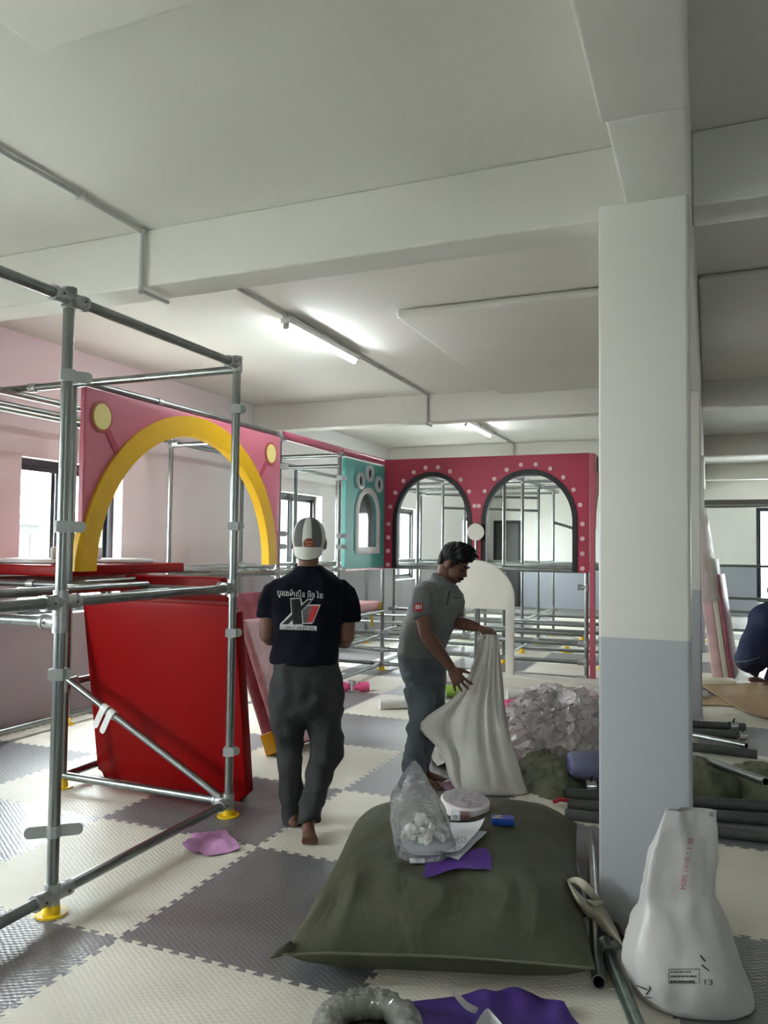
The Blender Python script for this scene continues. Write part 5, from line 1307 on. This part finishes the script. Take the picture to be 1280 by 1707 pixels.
tag(mound(onZ(915, 1300), 0.20, 0.42, 0.15, 0.35, 0.035, 9, 7, 70, 26, 0.7).build('olive_cloth', M_OLV2, None, True), 'folded olive sack cloth in front of the clear wrap heap', 'cloth')
tag(mound(onZ(1165, 1316), 0.25, 0.24, 0.19, 0.2, 0.03, 8, 11, 70, 26, 0.7).build('olive_cloth', M_OLV2, None, True), 'olive sack cloth crumpled right behind the pillar', 'cloth')
tag(mound(onZ(1275, 1322), 0.24, 0.28, 0.17, 0.6, 0.03, 8, 15, 70, 26, 0.7).build('olive_cloth', M_OLV2, None, True), 'olive sack cloth bulging at the right edge under a bright tube', 'cloth')
tag(floor_sheet([[(718, 1270), (735, 1280), (752, 1277), (765, 1275)], [(720, 1256), (738, 1262), (752, 1262), (766, 1262)], [(735, 1246), (745, 1245), (755, 1246), (768, 1250)]], 18, 12, 0.006, 0.06, 8, 6).build('white_cloth', mat('white_cloth', (222, 222, 218), 0.7), None, True), 'small crumpled white cloth on the floor left of the white sack', 'cloth')
tag(mound(onZ(755, 1312), 0.13, 0.08, 0.04, 0.2, 0.02, 12, 2, 40, 14).build('wrap_scrap', mat('mauve_wrap', (140, 106, 120), 0.35, var=0.2), None, True), 'mauve wrap scrap at the foot of the bending man', 'scrap')
a, b = onZ(946, 1276, 0.15), onZ(1060, 1276, 0.15)
e = thing('wrapped_bundle', 'violet bundle in clear film lying on the tubes left of the pillar', 'bundle', a)
MB().limb([(a - (b - a) * 0.0, 0.06), (a + (b - a) * 0.06, 0.085), (a + (b - a) * 0.5, 0.09), (b, 0.085)], 18).build('roll', mat('violet_roll', (104, 104, 172), 0.35, var=0.1), e, True)
MB().limb([(a, 0.062), (a + (b - a) * 0.06, 0.088), (a + (b - a) * 0.5, 0.093), (b, 0.088)], 18).build('film', M_FILM, e, True)

# ---- long tubes behind the pillar
M_DK = mat('dark_tube', (84, 86, 86), 0.5, 0.35, var=0.12, vscale=15)
TP = [((942, 1357), (1295, 1397), 0.03, 'nearest long grey tube running behind the pillar, left end free on the mats'),
      ((946, 1340), (1295, 1368), 0.03, 'second long grey tube running behind the pillar'),
      ((943, 1322), (1295, 1345), 0.032, 'third long grey tube running behind the pillar, next to the olive cloth'),
      ((948, 1307), (1180, 1322), 0.028, 'fourth grey tube behind the pillar, under the violet bundle')]
for a, b, r, l in TP: pipe(l, onZ(*a, r), onZ(*b, r), r, M_DK)
for a, b, r, za, zb, l, mm in (((1120, 1246), (1276, 1303), 0.024, 0.16, 0.20, 'bright tube resting on the olive cloth right of the pillar', M_STEEL),
                              ((1120, 1218), (1244, 1243), 0.021, 0.06, 0.10, 'bright tube with an open ring end right of the pillar', M_STEEL),
                              ((1110, 1205), (1242, 1212), 0.032, 0.035, 0.035, 'farthest dark tube of the bundle right of the pillar', M_DK),
                              ((1110, 1218), (1235, 1226), 0.034, 0.06, 0.06, 'dark tube under the bright ones right of the pillar', M_DK),
                              ((1110, 1240), (1262, 1258), 0.034, 0.045, 0.045, 'dark tube just behind the olive cloth right of the pillar', M_DK)):
    pipe(l, onZ(*a, za), onZ(*b, zb), r, mm)
M_CHR = mat('chrome_clamp', (200, 202, 204), 0.22, 1.0)
for k, (px, py, z, l) in enumerate(((972, 1288, 0.09, 'chrome clamp on the tubes below the violet bundle'), (984, 1310, 0.08, 'grey clamp between the grey tubes left of the pillar'), (1237, 1226, 0.12, 'chrome clamp standing on the tube bundle right of the pillar'), (1222, 1210, 0.09, 'small clamp with a bolt at the far end of the tube bundle'), (975, 1168, 0.1, 'clamp lying on the wrap heap against the pillar'))):
    p = onZ(px, py, z); e = thing('tube_clamp', l, 'clamp', p, 'loose tube clamps')
    MB().pipe(p - RH * 0.03, p + RH * 0.03, 0.034, 16, 0.007).build('ring', M_CHR, e, 'auto'); MB().box(p + V((0, 0, -0.045)), (0.05, 0.04, 0.02)).build('lug', M_CHR, e, bevel=0.004)
    MB().tube(p + V((0, 0, 0.03)), p + V((0.01, 0, 0.06)), 0.007, 8).build('bolt', M_SCREW, e, 'auto')
a = onZ(922, 1337, 0.02); tag(MB().path([a, a + RH * 0.04 + ZU * 0.015, a + RH * 0.09 + ZU * 0.01, a + RH * 0.12], 0.012, 8).build('red_strap', mat('red_strap', (190, 24, 40), 0.5), None, True), 'short red strap at the end of the grey tubes', 'strap')

# ---- right of the pillar, towards the back
M_CARD = mat('cardboard', (170, 142, 108), 0.85, var=0.06, vscale=4)
def card(pts, label, z):
    p = [onZ(x, y, z) for x, y in pts]; n = len(p)
    mb = MB().add(p + [q + V((0, 0, 0.008)) for q in p], [tuple(range(n)), tuple(range(n, 2 * n))] + [(i, (i + 1) % n, n + (i + 1) % n, n + i) for i in range(n)])
    return tag(mb.build('cardboard_sheet', M_CARD), label, 'cardboard')
card([(1168, 1142), (1310, 1138), (1310, 1200), (1272, 1196), (1235, 1183), (1205, 1166)], 'large brown cardboard sheet on the floor at the right', 0.022)
card([(1120, 1160), (1210, 1163), (1250, 1180), (1200, 1176), (1120, 1176)], 'smaller brown cardboard sheet beneath the large one', 0.006)
tag(MB().box(onZ(1185, 1135, 0.03), (0.5, 0.25, 0.055), Matrix.Rotation(0.1, 3, 'Z')).build('foam_plank', mat('cream_foam', (222, 214, 190), 0.6), bevel=0.01), 'cream foam plank on the floor behind the cardboard', 'plank')
bp_, tp_ = onZ(1212, 1133, 0.0), onY(1172, 850, 6.95)
e = thing('wrapped_board', 'tall pink panel in cloudy film leaning at the right beyond the pillar', 'panel', bp_)
up = tp_ - bp_; uy = up.normalized(); ux = V((0.12, 1, 0)).normalized(); nn = ux.cross(uy).normalized()
if nn.x < 0: nn = -nn
def slab(o, w_, h, t): return MB().prism([(0, 0), (w_, 0), (w_, h), (0, h)], o, ux, uy, nn * t)
slab(bp_ - nn * 0.16, 0.8, up.length * 0.97, 0.12).build('board', mat('pale_rose_board', (214, 176, 178), 0.45, var=0.15, vscale=5), e, bevel=0.02)
slab(bp_ - nn * 0.04, 0.7, up.length * 0.70, 0.06).build('inner_board', mat('cream_board', (206, 200, 180), 0.5), e, bevel=0.01)
slab(bp_ + nn * 0.025, 0.6, up.length * 0.6, 0.05).build('crimson_board', M_WRAPR, e, bevel=0.008)
o_ = bp_ - nn * 0.175 - ux * 0.01 + uy * up.length * 0.45
fm = MB().grid(lambda u, v: (lambda p: p + (nn + ux) * 0.03 * nz(p, 9))(o_ - ux * 0.03 + uy * up.length * 0.56 * v + nn * 0.22 * math.sin(PI * u * 0.5) - ux * 0.06 * math.sin(PI * u)), 14, 30)
fm.build('film', film('cloudy_film', (216, 212, 204), 0.55, 0.2, 0.8, 20), e, True)
# loose deck rails far right
f4 = thing('play_frame', 'low tube frame far off at the right beyond the leaning wrapped panel', 'frame', (3.6, 10.6, 0), 'bays of the tube play frame')
for x in (3.1, 4.6, 6.1):
    post(f4, x, 10.6, 0.02, 1.25)
for z in (1.25, 0.72, 0.5, 0.2): rail(f4, (3.1, 10.6, z), (6.1, 10.6, z))
